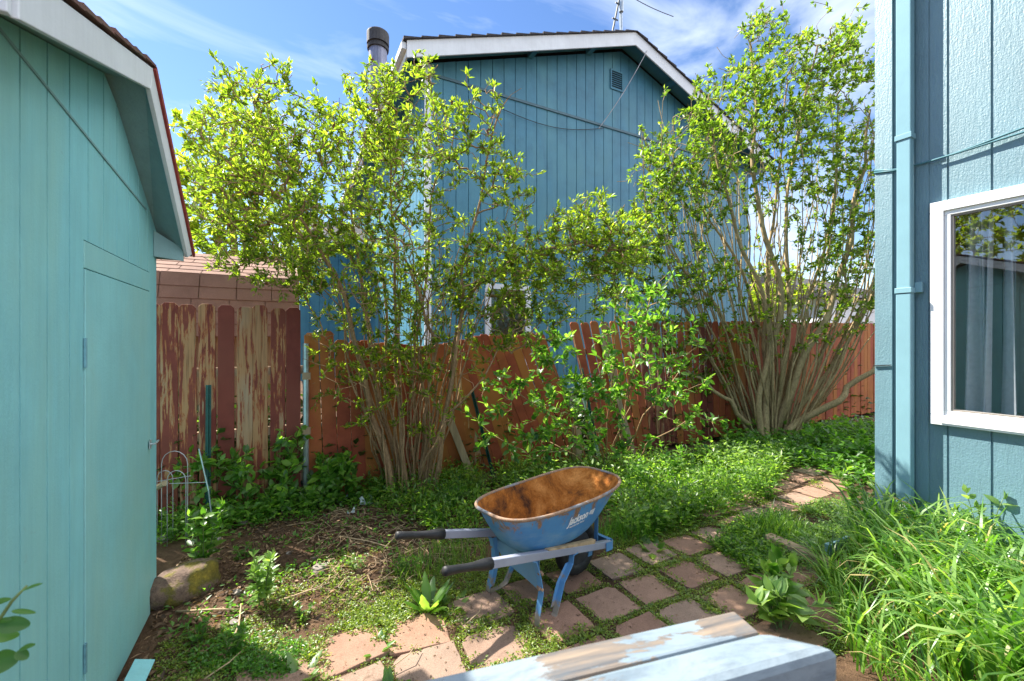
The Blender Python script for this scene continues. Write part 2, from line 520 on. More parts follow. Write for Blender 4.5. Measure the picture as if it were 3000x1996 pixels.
def rail_paint(name, thresh):
    """pale blue paint worn off a weathered plank"""
    m, nt, b = nodes_of(name)
    v = coords(nt, (0.35, 1, 1))
    vg = coords(nt, (0.05, 1, 1))
    g = noise(nt, vg, 55, 5, 0.65, 0.2)
    wood = ramp(nt, g, [(0.3, (0.05, 0.055, 0.065)), (0.5, (0.17, 0.135, 0.105)), (0.7, (0.27, 0.20, 0.14))])
    f = noise(nt, v, 9, 8, 0.65, 0.4)
    f1 = noise(nt, coords(nt), 5, 6, 0.6)
    pa = ramp(nt, f1, [(0.3, (0.15, 0.20, 0.24)), (0.7, (0.23, 0.27, 0.295))])
    msk = ramp(nt, f, [(thresh, 0.0), (thresh + 0.02, 1.0)])
    c = mix(nt, msk, pa, wood)
    f4 = noise(nt, coords(nt), 26, 7, 0.75)
    c = mix(nt, ramp(nt, f4, [(0.62, 0.0), (0.70, 0.8)]), c, (0.12, 0.12, 0.12))
    f5 = noise(nt, coords(nt, (0.3, 1, 1)), 16, 8, 0.75, 0.8)
    c = mix(nt, ramp(nt, f5, [(0.46, 0.0), (0.66, 0.7)]), c, (0.06, 0.085, 0.11))
    nt.links.new(c, b.inputs['Base Color'])
    b.inputs['Roughness'].default_value = 0.6
    bump(nt, b, mix(nt, 0.5, g, msk), 0.4, 0.004)
    return m


def mossy_rock():
    m, nt, b = nodes_of('mossy_rock')
    v = coords(nt)
    f = noise(nt, v, 6, 7, 0.65)
    f2 = noise(nt, v, 60, 5, 0.7)
    c = ramp(nt, f, [(0.35, (0.10, 0.065, 0.05)), (0.47, (0.19, 0.125, 0.09)), (0.53, (0.13, 0.11, 0.02)), (0.66, (0.30, 0.22, 0.025))])
    nt.links.new(mix(nt, 0.6, c, ramp(nt, f2, [(0.3, (0.4, 0.4, 0.4)), (0.7, (1.25, 1.25, 1.25))]), 'MULTIPLY'), b.inputs['Base Color'])
    b.inputs['Roughness'].default_value = 0.95
    bump(nt, b, f2, 0.8, 0.02)
    return m


def glass_mat():
    m, nt, b = nodes_of('window_glass')
    nt.nodes.remove(b)
    gl = N(nt, 'ShaderNodeBsdfGlossy', Roughness=0.0)
    gl.inputs['Color'].default_value = (0.9, 0.95, 1.0, 1)
    tr = N(nt, 'ShaderNodeBsdfTransparent')
    tr.inputs['Color'].default_value = (0.86, 0.90, 0.90, 1)
    fr = N(nt, 'ShaderNodeFresnel', IOR=2.4)
    ms = N(nt, 'ShaderNodeMixShader')
    nt.links.new(fr.outputs[0], ms.inputs['Fac'])
    nt.links.new(tr.outputs[0], ms.inputs[1])
    nt.links.new(gl.outputs[0], ms.inputs[2])
    nt.links.new(ms.outputs[0], nt.nodes['Material Output'].inputs['Surface'])
    return m


M['soil'] = soil_mat()
M['paver'] = paver_mat()
M['brown_shingle'] = shingle_mat('brown_shingle', (0.19, 0.105, 0.075), (0.28, 0.16, 0.115))
M['shed_shingle'] = shingle_mat('shed_shingle', (0.10, 0.06, 0.05), (0.22, 0.10, 0.08), 0.8)
M['red_edge'] = plain('red_drip_edge', (0.26, 0.035, 0.03), 0.6, 0, 0.3, 20)
M['barrow'] = barrow_paint()
M['rust'] = rust_mat('tray_rust', (0.055, 0.022, 0.010), (0.34, 0.115, 0.016), (0.56, 0.24, 0.06))
M['rim'] = rust_mat('rim_rust', (0.20, 0.25, 0.30), (0.25, 0.16, 0.10), (0.42, 0.27, 0.19))
M['leg'] = leg_metal()
M['barrow_plate'] = worn_metal('barrow_plate', (0.13, 0.27, 0.42), (0.32, 0.30, 0.26), 0.62)
M['handle_grey'] = worn_metal('handle_grey', (0.27, 0.29, 0.36), (0.40, 0.40, 0.42), 0.62)
M['rail_top'] = rail_paint('rail_top_paint', 0.585)
M['rail_back'] = rail_paint('rail_back_paint', 0.49)
M['rock_moss'] = mossy_rock()
M['glass'] = glass_mat()
M['letter'] = plain('letter_white', (0.80, 0.82, 0.84), 0.5, 0, 0.04)
M['far_white'] = plain('far_white', (0.72, 0.74, 0.76), 0.7, 0, 0.05)

# ------------------------------------------------------------------ mesh helpers
OFF = {}


def tag(o, label=None, cat=None, group=None, kind=None):
    if label:
        o['label'] = label
    if cat:
        o['category'] = cat
    if group:
        o['group'] = group
    if kind:
        o['kind'] = kind
    return o


def thing(name, loc, label, cat, group=None, rotz=0.0):
    o = bpy.data.objects.new(name, None)
    COL.objects.link(o)
    o.location = loc
    o.rotation_euler = (0, 0, rotz)
    o.empty_display_size = 0.1
    OFF[o.name] = Vector(loc)
    return tag(o, label, cat, group)


class MB:
    def __init__(s):
        s.v, s.f, s.m = [], [], []

    def add(s, vs, fs, mi=0):
        b = len(s.v)
        s.v += [tuple(v) for v in vs]
        s.f += [tuple(i + b for i in f) for f in fs]
        s.m += [mi] * len(fs)

    def box(s, x0, x1, y0, y1, z0, z1, mi=0):
        x0, x1 = min(x0, x1), max(x0, x1)
        y0, y1 = min(y0, y1), max(y0, y1)
        z0, z1 = min(z0, z1), max(z0, z1)
        s.add([(x0, y0, z0), (x1, y0, z0), (x1, y1, z0), (x0, y1, z0), (x0, y0, z1), (x1, y0, z1), (x1, y1, z1), (x0, y1, z1)],
              [(0, 3, 2, 1), (4, 5, 6, 7), (0, 1, 5, 4), (1, 2, 6, 5), (2, 3, 7, 6), (3, 0, 4, 7)], mi)

    def bar(s, p, q, w, h, up=(0, 0, 1), mi=0, w2=None, h2=None):
        p, q = Vector(p), Vector(q)
        d = (q - p).normalized()
        r = d.cross(Vector(up)).normalized()
        u = r.cross(d)
        vs = []
        for c, ww, hh in ((p, w, h), (q, w2 or w, h2 or h)):
            for a, b in ((-1, -1), (1, -1), (1, 1), (-1, 1)):
                vs.append(c + r * (a * ww / 2) + u * (b * hh / 2))
        s.add(vs, [(0, 1, 2, 3), (7, 6, 5, 4), (0, 4, 5, 1), (1, 5, 6, 2), (2, 6, 7, 3), (3, 7, 4, 0)], mi)

    def tube(s, pts, radii, n=6, cap=True, mi=0):
        pts = [Vector(p) for p in pts]
        if not hasattr(radii, '__len__'):
            radii = [radii] * len(pts)
        k = len(pts)
        ref = None
        rings = []
        for i in range(k):
            d = (pts[min(i + 1, k - 1)] - pts[max(i - 1, 0)])
            if d.length < 1e-9:
                d = Vector((0, 0, 1))
            d.normalize()
            if ref is None:
                ref = d.orthogonal().normalized()
            r = (ref - d * ref.dot(d))
            r = r.normalized() if r.length > 1e-6 else d.orthogonal().normalized()
            ref = r
            b = d.cross(r)
            rings.append([pts[i] + (r * math.cos(a) + b * math.sin(a)) * radii[i] for a in [2 * math.pi * j / n for j in range(n)]])
        vs = [v for ring in rings for v in ring]
        fs = []
        for i in range(k - 1):
            for j in range(n):
                a, b_ = i * n + j, i * n + (j + 1) % n
                fs.append((a, b_, b_ + n, a + n))
        if cap:
            fs.append(tuple(range(n - 1, -1, -1)))
            fs.append(tuple((k - 1) * n + j for j in range(n)))
        s.add(vs, fs, mi)

    def prism(s, poly, vec, mi=0):
        n = len(poly)
        vec = Vector(vec)
        a = [Vector(p) for p in poly]
        nrm = Vector((0, 0, 0))
        for i in range(n):
            nrm += a[i].cross(a[(i + 1) % n])
        if nrm.dot(vec) > 0:
            a = a[::-1]
        s.add(a + [p + vec for p in a], [tuple(range(n)), tuple(range(2 * n - 1, n - 1, -1))] +
              [(i, i + n, (i + 1) % n + n, (i + 1) % n) for i in range(n)], mi)

    def strip(s, pts, wvec, th, mi=0):
        """flat strap following pts, wide along wvec, th thick"""
        pts = [Vector(p) for p in pts]
        w = Vector(wvec) / 2
        wn_ = w.normalized()
        k = len(pts)
        vs, fs = [], []
        for i in range(k):
            d = (pts[min(i + 1, k - 1)] - pts[max(i - 1, 0)]).normalized()
            t = d.cross(wn_).normalized() * (th / 2)
            vs += [pts[i] - w - t, pts[i] + w - t, pts[i] + w + t, pts[i] - w + t]
        for i in range(k - 1):
            a, b = i * 4, i * 4 + 4
            for j in range(4):
                fs.append((a + j, a + (j + 1) % 4, b + (j + 1) % 4, b + j))
        fs += [(3, 2, 1, 0), tuple((k - 1) * 4 + j for j in range(4))]
        s.add(vs, fs, mi)

    def build(s, name, mats, parent=None, smooth=False, bevel=0.0, loc=None, fix=True):
        off = OFF[parent.name] if parent is not None else (Vector(loc) if loc is not None else Vector((0, 0, 0)))
        me = bpy.data.meshes.new(name)
        me.from_pydata([(v[0] - off[0], v[1] - off[1], v[2] - off[2]) for v in s.v], [], s.f)
        for m in (mats if isinstance(mats, (list, tuple)) else [mats]):
            me.materials.append(m)
        me.polygons.foreach_set('material_index', s.m)
        if fix:
            bm = bmesh.new()
            bm.from_mesh(me)
            bmesh.ops.recalc_face_normals(bm, faces=bm.faces)
            bm.to_mesh(me)
            bm.free()
        if smooth:
            me.polygons.foreach_set('use_smooth', [True] * len(me.polygons))
        me.update()
        return link(name, me, parent, bevel, loc)


def link(name, me, parent=None, bevel=0.0, loc=None):
    o = bpy.data.objects.new(name, me)
    COL.objects.link(o)
    if parent is not None:
        o.parent = parent
        OFF[o.name] = OFF[parent.name]
    elif loc is not None:
        o.location = loc
        OFF[o.name] = Vector(loc)
    else:
        OFF[o.name] = Vector((0, 0, 0))
    if bevel:
        b = o.modifiers.new('bevel', 'BEVEL')
        b.width = bevel
        b.segments = 2
        b.limit_method = 'ANGLE'
    return o


def mesh_np(name, V, T, mat, parent=None, loc=None, smooth=False):
    """triangle or quad arrays straight into a mesh"""
    off = OFF[parent.name] if parent is not None else (Vector(loc) if loc is not None else Vector((0, 0, 0)))
    V = np.asarray(V, np.float64) - np.array(off)
    T = np.asarray(T, np.int32)
    k = T.shape[1]
    me = bpy.data.meshes.new(name)
    me.vertices.add(len(V))
    me.vertices.foreach_set('co', V.astype(np.float32).ravel())
    me.loops.add(T.size)
    me.loops.foreach_set('vertex_index', T.ravel())
    me.polygons.add(len(T))
    me.polygons.foreach_set('loop_start', np.arange(0, T.size, k, dtype=np.int32))
    me.polygons.foreach_set('loop_total', np.full(len(T), k, np.int32))
    if smooth:
        me.polygons.foreach_set('use_smooth', np.ones(len(T), bool))
    me.materials.append(mat)
    me.update(calc_edges=True)
    me.validate()
    return link(name, me, parent, 0.0, loc)


def nrm(a):
    return a / np.maximum(np.linalg.norm(a, axis=-1, keepdims=True), 1e-9)


def leaf_arrays(P, D, U, L, W, kind='simple', droop=0.12):
    """many leaves at once: base P, direction D, upside U, length L, width W"""
    P, D, U = np.asarray(P, float), nrm(np.asarray(D, float)), np.asarray(U, float)
    S = nrm(np.cross(D, U))
    Nn = np.cross(S, D)
    L = np.broadcast_to(np.asarray(L, float), (len(P),))[:, None]
    W = np.broadcast_to(np.asarray(W, float), (len(P),))[:, None]
    n = len(P)
    if kind == 'simple':
        v = np.stack([P, P + D * L * 0.45 + S * W / 2 + Nn * W * 0.18, P + D * L - Nn * L * droop, P + D * L * 0.45 - S * W / 2 + Nn * W * 0.18], 1)
        t = np.array([[0, 1, 2], [0, 2, 3]])
        k = 4
    else:
        def row(a, w, dz):
            c = P + D * L * a - Nn * L * dz
            return c + S * W * w + Nn * W * 0.14 * (w > 0), c, c - S * W * w + Nn * W * 0.14
        l1, c1, r1 = row(0.28, 0.42, 0.01 * 0)
        l2, c2, r2 = row(0.62, 0.40, droop * 0.4)
        tip = P + D * L - Nn * L * droop
        v = np.stack([P, l1, c1, r1, l2, c2, r2, tip], 1)
        t = np.array([[0, 2, 1], [0, 3, 2], [1, 2, 5], [1, 5, 4], [2, 3, 6], [2, 6, 5], [4, 5, 7], [5, 6, 7]])
        k = 8
    T = (t[None] + (np.arange(n) * k)[:, None, None]).reshape(-1, 3)
    return v.reshape(-1, 3), T


def cat_arrays(parts):
    vs, ts, b = [], [], 0
    for v, t in parts:
        vs.append(v)
        ts.append(t + b)
        b += len(v)
    return np.concatenate(vs), np.concatenate(ts)


def rdir(rng, n):
    return nrm(rng.normal(size=(n, 3)))


# ------------------------------------------------------------------ ground
def ground_z(x, y):
    """gentle unevenness; a low bank of soil toward the fence"""
    w = 0.012 * math.sin(x * 2.3 + 0.7) * math.cos(y * 1.9) + 0.008 * math.sin(x * 5.1 + y * 3.3)
    bank = max(0.0, min(1.0, (y - 2.75) / 1.2)) * 0.07 * max(0.0, min(1.0, (2.6 - x) / 1.2))
    return (w if -3 < x < 9 and -1 < y < 6 else w * 0.6) + bank - 0.012


def build_ground():
    xs = np.unique(np.concatenate([np.linspace(-400, -6, 14), np.linspace(-6, 12, 150), np.linspace(12, 400, 16)]))
    ys = np.unique(np.concatenate([np.linspace(-300, -2, 12), np.linspace(-2, 7, 90), np.linspace(7, 500, 18)]))
    V = np.array([(x, y, ground_z(x, y)) for y in ys for x in xs])
    nx = len(xs)
    T = np.array([(j * nx + i, j * nx + i + 1, (j + 1) * nx + i + 1, (j + 1) * nx + i) for j in range(len(ys) - 1) for i in range(nx - 1)])
    o = mesh_np('ground', V, T, M['soil'], smooth=True)
    tag(o, 'bare brown soil littered with twigs and dead leaves', 'ground', kind='structure')


build_ground()


# ------------------------------------------------------------------ siding walls with real grooves
def siding(mb, a0, a1, pitch, top, bottom, place, phase=0.0, groove=0.010, depth=0.010, holes=()):
    """grooved plywood: a runs along the wall; place(a, out, z) gives the point; holes (a0, a1, z0, z1)"""
    cuts = {round(a0, 4): 0, round(a1, 4): 0}
    prof = [(a0, 0.0)]
    g = a0 + phase
    while g < a1:
        if g > a0 + groove and g + groove < a1:
            prof += [(g - groove / 2, 0.0), (g - groove / 2 + 0.002, -depth), (g + groove / 2 - 0.002, -depth), (g + groove / 2, 0.0)]
        g += pitch
    prof.append((a1, 0.0))
    for h in holes:
        for e in h[:2]:
            if a0 < e < a1:
                prof.append((e, 0.0))
    prof.sort(key=lambda p: p[0])
    for (p, po), (q, qo) in zip(prof[:-1], prof[1:]):
        if q - p < 1e-5:
            continue
        mid = (p + q) / 2
        ranges = [(bottom, None)]
        for (h0, h1, z0, z1) in holes:
            if h0 <= mid <= h1:
                ranges = [(bottom, z0), (z1, None)]
        for lo, hi in ranges:
            zp = top(p) if hi is None else hi
            zq = top(q) if hi is None else hi
            mb.add([place(p, po, lo), place(q, qo, lo), place(q, qo, zq), place(p, po, zp)], [(0, 1, 2, 3)])


# ------------------------------------------------------------------ garden shed on the left
def build_shed():
    XW, XO = -0.73, -0.58
    root = thing('garden_shed', (-1.9, 2.5, 0), 'pale teal wooden shed with a plain door and white fascia at the left', 'shed')
    apex = (2.60, 2.87)
    far = (3.43, 2.34)
    near = (1.60, 2.52)

    def top(y):
        if y > apex[0]:
            return apex[1] + (far[1] - apex[1]) * (y - apex[0]) / (far[0] - apex[0])
        return near[1] + (apex[1] - near[1]) * (y - near[0]) / (apex[0] - near[0])
    mb = MB()
    siding(mb, 1.60, 3.43, 0.170, top, 0.10, lambda a, o, z: (XW + o, a, z), phase=0.275, groove=0.010, depth=0.014,
           holes=((2.34, 3.27, 0.10, 2.06),))
    # remaining walls of the box
    mb.add([(XW - 0.001, 3.43, 0.12), (-3.2, 3.43, 0.12), (-3.2, 3.43, 2.34), (XW - 0.001, 3.43, 2.34)], [(0, 1, 2, 3)])
    mb.add([(XW - 0.001, 1.60, 0.05), (-3.2, 1.60, 0.05), (-3.2, 1.60, 2.52), (XW - 0.001, 1.60, 2.52)], [(0, 1, 2, 3)])
    mb.add([(-3.2, 1.6, 0.05), (-3.2, 3.43, 0.05), (-3.2, 3.43, 2.34), (-3.2, 2.6, 2.87), (-3.2, 1.6, 2.52)], [(0, 1, 2, 3, 4)])
    mb.build('wall', M['shed_paint'], root)
    # horizontal joint strip high on the gable
    mb = MB()
    mb.bar((XW + 0.002, 1.61, 2.555), (XW + 0.002, 3.20, 2.415), 0.006, 0.009)
    mb.build('joint_strip', M['shed_soffit'], root)
    # lintel board and door
    mb = MB()
    mb.box(XW - 0.02, XW + 0.003, 2.342, 3.268, 1.945, 2.056)
    mb.build('lintel_board', M['shed_door'], root, bevel=0.003)
    mb = MB()
    mb.box(XW - 0.03, XW + 0.005, 2.344, 3.272, 0.012, 1.941)
    door = mb.build('door', M['shed_door'], root, bevel=0.003)
    for z in (1.60, 0.36):
        mb = MB()
        mb.box(XW + 0.002, XW + 0.010, 2.332, 2.342, z - 0.06, z + 0.06)
        mb.tube([(XW + 0.006, 2.343, z - 0.06), (XW + 0.006, 2.343, z + 0.06)], 0.005, 8)
        mb.build('hinge', M['hinge'], door, bevel=0.001)
    mb = MB()
    mb.tube([(XW + 0.01, 3.235, 1.035), (XW + 0.035, 3.235, 1.035), (XW + 0.04, 3.25, 1.04), (XW + 0.04, 3.285, 1.045)], 0.006, 6)
    mb.box(XW + 0.011, XW + 0.016, 3.22, 3.25, 1.01, 1.06)
    mb.build('latch', M['galv'], door)
    # dark sill / rotted bottom edge and the blocks the shed stands on
    for y0, y1 in ((1.62, 1.9), (2.2, 2.5), (2.85, 3.02), (3.2, 3.42)):
        mb = MB()
        mb.box(XW - 0.28, XW - 0.02, y0, y1, -0.05, 0.12)
        mb.build('foundation_block', M['stone'], root, bevel=0.01)

    # fascia boards on the overhang plane
    def fp(px, py):
        return on_x(px / K, py / K, XO)
    mb = MB()
    nb, nt_ = fp(57, 60), fp(57, -92)
    ab, at_ = fp(441, 264), fp(449, 203)
    fb, ft = fp(551, 757), fp(563, 748)
    mb.prism([nb, ab, at_, nt_], (-0.02, 0, 0))
    mb.build('fascia', M['white_trim'], root, bevel=0.003)
    mb = MB()
    mb.prism([ab, fb, ft, at_], (-0.02, 0, 0))
    mb.build('fascia', M['white_trim'], root, bevel=0.003)
    # eave fascia running away at the near end
    mb = MB()
    mb.bar((XO - 0.012, nb.y - 0.012, (nb.z + nt_.z) / 2), (-3.4, nb.y - 0.012, (nb.z + nt_.z) / 2), 0.02, nt_.z - nb.z)
    mb.build('eave_board', M['white_trim'], root, bevel=0.003)
    mb = MB()
    mb.bar((XO - 0.03, fb.y - 0.01, fb.z + 0.01), (-3.4, fb.y - 0.01, fb.z + 0.01), 0.02, 0.07)
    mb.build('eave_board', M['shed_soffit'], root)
    # soffit under both overhangs (slightly up toward the wall)
    mb = MB()
    x1 = XO - 0.021
    mb.add([(x1, ab.y, ab.z + 0.02), (x1, fb.y, fb.z + 0.015), (XW - 0.02, 3.50, 2.30), (XW - 0.02, apex[0], apex[1] + 0.005)], [(0, 1, 2, 3)])
    mb.add([(x1, ab.y, ab.z + 0.02), (x1, nb.y, nb.z + 0.02), (XW - 0.02, nb.y, nb.z + 0.05), (XW - 0.02, apex[0], apex[1] + 0.005)], [(0, 1, 2, 3)])
    # underside of the far eave and its boxed end
    mb.add([(x1, fb.y, fb.z + 0.012), (XW, 3.432, 2.25), (-3.2, 3.432, 2.25), (-3.2, fb.y, fb.z + 0.012)], [(0, 1, 2, 3)])
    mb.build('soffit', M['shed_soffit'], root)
    mb = MB()
    mb.prism([(XW + 0.002, 3.36, 2.33), (XW + 0.002, 3.36, 2.17), (x1, 3.47, 2.17), (x1, 3.47, 2.25)], (0, 0.02, 0))
    mb.build('eave_return', M['shed_soffit'], root)
    # roof: stepped courses of worn shingle
    mb = MB()
    rng = random.Random(5)
    rz = at_.z + 0.02
    ridge = (at_.y, rz)
    for (ey, ez), side in (((nb.y - 0.06, nt_.z + 0.0), -1), ((ft.y + 0.05, ft.z + 0.005), 1)):
        ncr = 9
        for k in range(ncr):
            t0, t1 = k / ncr, (k + 1) / ncr + 0.01
            ya, za = ridge[0] + (ey - ridge[0]) * t0, ridge[1] + (ez - ridge[1]) * t0
            yb, zb = ridge[0] + (ey - ridge[0]) * t1, ridge[1] + (ez - ridge[1]) * t1
            x = -3.42
            while x < XO + 0.012:
                w = rng.uniform(0.2, 0.3)
                xe = min(x + w, XO + 0.012 + rng.uniform(-0.004, 0.006))
                j = rng.uniform(0, 0.006)
                mb.prism([(x, ya, za + 0.002), (x, yb, zb + 0.012 + j), (x, yb, zb - 0.004 + j * 0.3), (x, ya, za - 0.008)], (xe - x - 0.004, 0, 0))
                if xe >= XO:
                    break
                x += w
    mb.build('roof', M['shed_shingle'], root)
    mb = MB()
    a = Vector((XO + 0.006, at_.y + 0.004, at_.z + 0.004))
    b = Vector((XO + 0.006, ft.y + 0.03, ft.z - 0.0))
    mb.bar(a, b, 0.012, 0.035)
    mb.build('drip_edge', M['red_edge'], root)
    # broken skirting board leaning out at the bottom
    o = thing('broken_board', (-0.56, 2.42, 0.02), 'short broken pale teal board leaning at the foot of the shed', 'board')
    mb = MB()
    mb.bar(on_z(296, 1600, 0.03), on_z(333, 1522, 0.05), 0.085, 0.016, (0.35, 0.1, 1))
    mb.build('plank', M['shed_paint'], o, bevel=0.003)


build_shed()


# ------------------------------------------------------------------ the house on the right
def build_house():
    XW = 4.35
    YC = 1.711
    root = thing('house', (XW + 2, -1.0, 0), 'blue-green house with grooved siding, downspout and white picture window at the right', 'house')
    WY0, WY1, WZ0, WZ1 = -0.45, 1.383, 1.02, 2.687        # window outside
    mb = MB()
    siding(mb, -4.0, YC, 0.224, lambda a: 5.3, 0.20, lambda a, o, z: (XW - o, a, z), phase=(1.295 + 4.0) % 0.224, groove=0.013, depth=0.012,
           holes=((WY0 + 0.03, WY1 - 0.03, WZ0 + 0.03, WZ1 - 0.03),))
    mb.add([(XW + 0.0, YC, 0.2), (11, YC, 0.2), (11, YC, 5.3), (XW + 0.0, YC, 5.3)], [(0, 1, 2, 3)])
    mb.add([(XW, -4, 0.2), (11, -4, 0.2), (11, -4, 5.3), (XW, -4, 5.3)], [(0, 1, 2, 3)])
    mb.add([(11, YC, 0.2), (11, -4, 0.2), (11, -4, 5.3), (11, YC, 5.3)], [(0, 1, 2, 3)])
    mb.build('wall', M['house_paint'], root, fix=False)
    mb = MB()
    mb.box(XW + 0.04, 10.9, -3.9, YC - 0.05, -0.05, 0.21)
    mb.build('foundation', M['stone'], root)
    mb = MB()
    mb.box(XW - 0.024, XW - 0.001, 1.616, YC + 0.022, 0.17, 5.28)
    mb.build('corner_board', M['house_paint'], root, bevel=0.003)
    # a shadowed batten strip beside the downspout
    mb = MB()
    mb.box(XW - 0.012, XW - 0.001, 1.40, 1.475, 0.2, 5.28)
    mb.build('batten', M['house_paint'], root, bevel=0.002)
    # eave and roof above the picture
    mb = MB()
    mb.add([(XW - 0.25, -4.3, 5.25), (XW - 0.25, YC + 0.3, 5.25), (7.7, YC + 0.3, 6.7), (7.7, -4.3, 6.7)], [(0, 1, 2, 3)])
    mb.add([(11.3, -4.3, 5.25), (11.3, YC + 0.3, 5.25), (7.7, YC + 0.3, 6.7), (7.7, -4.3, 6.7)], [(0, 1, 2, 3)])
    mb.add([(XW, YC + 0.01, 5.3), (11, YC + 0.01, 5.3), (7.7, YC + 0.01, 6.65)], [(0, 1, 2)])
    mb.build('roof', M['dark_roof'], root)
    # downspout
    sp = MB()
    xa, xb, ya, yb = XW - 0.115, XW - 0.045, 1.470, 1.562
    for (z0, z1, d) in ((2.90 + 0.32, 5.25, 0.0), (2.02, 3.215, 0.003), (0.08, 2.015, 0.0)):
        sp.box(xa + d, xb - d, ya + d, yb - d, z0, z1)
    spout = sp.build('downspout', M['spout'], root, bevel=0.006)
    for z in (3.235, 2.04):
        mb = MB()
        mb.box(xa - 0.006, xb + 0.004, ya - 0.006, yb + 0.006, z - 0.022, z + 0.02)
        mb.build('coupler', M['spout'], spout, bevel=0.003)
    mb = MB()
    mb.box(xb - 0.01, XW - 0.005, ya - 0.045, ya - 0.002, 2.02, 2.10)
    mb.box(xb + 0.004, xb + 0.01, ya - 0.03, yb + 0.02, 2.04, 2.075)
    mb.build('strap', M['spout'], spout, bevel=0.002)
    # window: stepped white frame, glass, screws, sill
    fr = MB()

    def ring(mbx, y0, y1, z0, z1, w, x0, x1):
        mbx.box(x0, x1, y0, y1, z1 - w, z1)
        mbx.box(x0, x1, y0, y1, z0, z0 + w)
        mbx.box(x0, x1, y1 - w, y1, z0 + w, z1 - w)
        mbx.box(x0, x1, y0, y0 + w, z0 + w, z1 - w)
    ring(fr, WY0, WY1, WZ0, WZ1, 0.075, XW - 0.042, XW + 0.03)
    ring(fr, WY0 + 0.0755, WY1 - 0.0755, WZ0 + 0.0755, WZ1 - 0.0755, 0.034, XW - 0.026, XW + 0.04)
    wnd = thing_part_frame = fr.build('window', M['window_white'], root, bevel=0.004)
    mb = MB()
    ring(mb, WY0 + 0.1095, WY1 - 0.1095, WZ0 + 0.1095, WZ1 - 0.1095, 0.012, XW - 0.016, XW + 0.03)
    mb.build('gasket', plain('gasket_grey', (0.25, 0.22, 0.19), 0.5), wnd)
    mb = MB()
    mb.add([(XW + 0.004, WY0 + 0.11, WZ0 + 0.11), (XW + 0.004, WY1 - 0.11, WZ0 + 0.11), (XW + 0.004, WY1 - 0.11, WZ1 - 0.11), (XW + 0.004, WY0 + 0.11, WZ1 - 0.11)], [(0, 1, 2, 3)])
    mb.build('pane', M['glass'], wnd)
    mb = MB()
    mb.box(XW - 0.05, XW - 0.043, WY0 + 0.1, WY1 - 0.06, WZ0 + 0.018, WZ0 + 0.026)
    mb.box(XW - 0.0425, XW - 0.0405, WY0 + 0.1, WY1 - 0.075, WZ0 + 0.03, WZ0 + 0.034)
    mb.build('sill', M['window_white'], wnd)
    # room behind the glass
    mb = MB()
    mb.add([(XW + 0.05, -3.9, 0.86), (8.5, -3.9, 0.86), (8.5, YC - 0.06, 0.86), (XW + 0.05, YC - 0.06, 0.86)], [(0, 1, 2, 3)])
    mb.build('room_floor', M['indoor_floor'], root)
    mb = MB()
    mb.add([(XW + 0.05, YC - 0.06, 0.86), (8.5, YC - 0.06, 0.86), (8.5, YC - 0.06, 3.0), (XW + 0.05, YC - 0.06, 3.0)], [(0, 1, 2, 3)])
    mb.add([(8.5, YC - 0.06, 0.86), (8.5, -3.9, 0.86), (8.5, -3.9, 3.0), (8.5, YC - 0.06, 3.0)], [(0, 1, 2, 3)])
    mb.add([(XW + 0.05, -3.9, 0.86), (8.5, -3.9, 0.86), (8.5, -3.9, 3.0), (XW + 0.05, -3.9, 3.0)], [(0, 1, 2, 3)])
    mb.add([(XW + 0.05, -3.9, 3.0), (8.5, -3.9, 3.0), (8.5, YC - 0.06, 3.0), (XW + 0.05, YC - 0.06, 3.0)], [(0, 1, 2, 3)])
    # a white doorway moulding and door deeper in the room
    mb.build('room_wall', M['indoor_wall'], root)
    mb = MB()
    mb.box(7.0, 7.05, YC - 0.5, YC - 0.07, 0.87, 2.6)
    mb.build('room_door', M['window_white'], root)

    def curtain(y0, y1, x, amp, waves, z0=0.95, z1=2.75):
        mbx = MB()
        n = 60
        vs = []
        for i in range(n + 1):
            t = i / n
            y = y0 + (y1 - y0) * t
            for z in (z0, (z0 + z1) / 2, z1):
                vs.append((x + amp * math.sin(t * waves * 2 * math.pi) * (1.0 + 0.25 * (z1 - z)), y + 0.02 * (z1 - z) * math.sin(t * 9), z))
        fs = []
        for i in range(n):
            for j in range(2):
                a = i * 3 + j
                fs.append((a, a + 3, a + 4, a + 1))
        mbx.add(vs, fs)
        return mbx.build('curtain', M['curtain'], root, smooth=True)
    curtain(1.245, 1.10, XW + 0.16, 0.028, 3)
    curtain(1.06, 1.0, XW + 0.20, 0.02, 1.5)
    curtain(0.86, 0.2, XW + 0.30, 0.035, 7)
    # two painted cables strung along the wall
    for k, (dz, sag) in enumerate(((0.0, 0.012), (0.018, 0.022))):
        c = MB()
        pts = []
        for i in range(25):
            y = 1.735 - i * 0.12
            pts.append((XW - 0.135 + 0.11 * min(1, abs(y - 1.516) / 0.2) ** 1.0 if abs(y - 1.516) > 0.05 else XW - 0.030,
                        y, 3.045 + dz - (sag + 0.01 * k) * math.sin(i * 0.55) - 0.02 * (i > 0)))
        pts = [(XW - 0.030, p[1], p[2]) for p in pts]
        c.tube(pts, 0.0075, 6)
        c.build('cable', M['cable_paint'], root, smooth=True)
    mb = MB()
    mb.bar((XW - 0.036, 1.735, 1.44), (XW - 0.036, 1.62, 1.452), 0.012, 0.008)
    mb.build('nail', M['black'], root)


build_house()


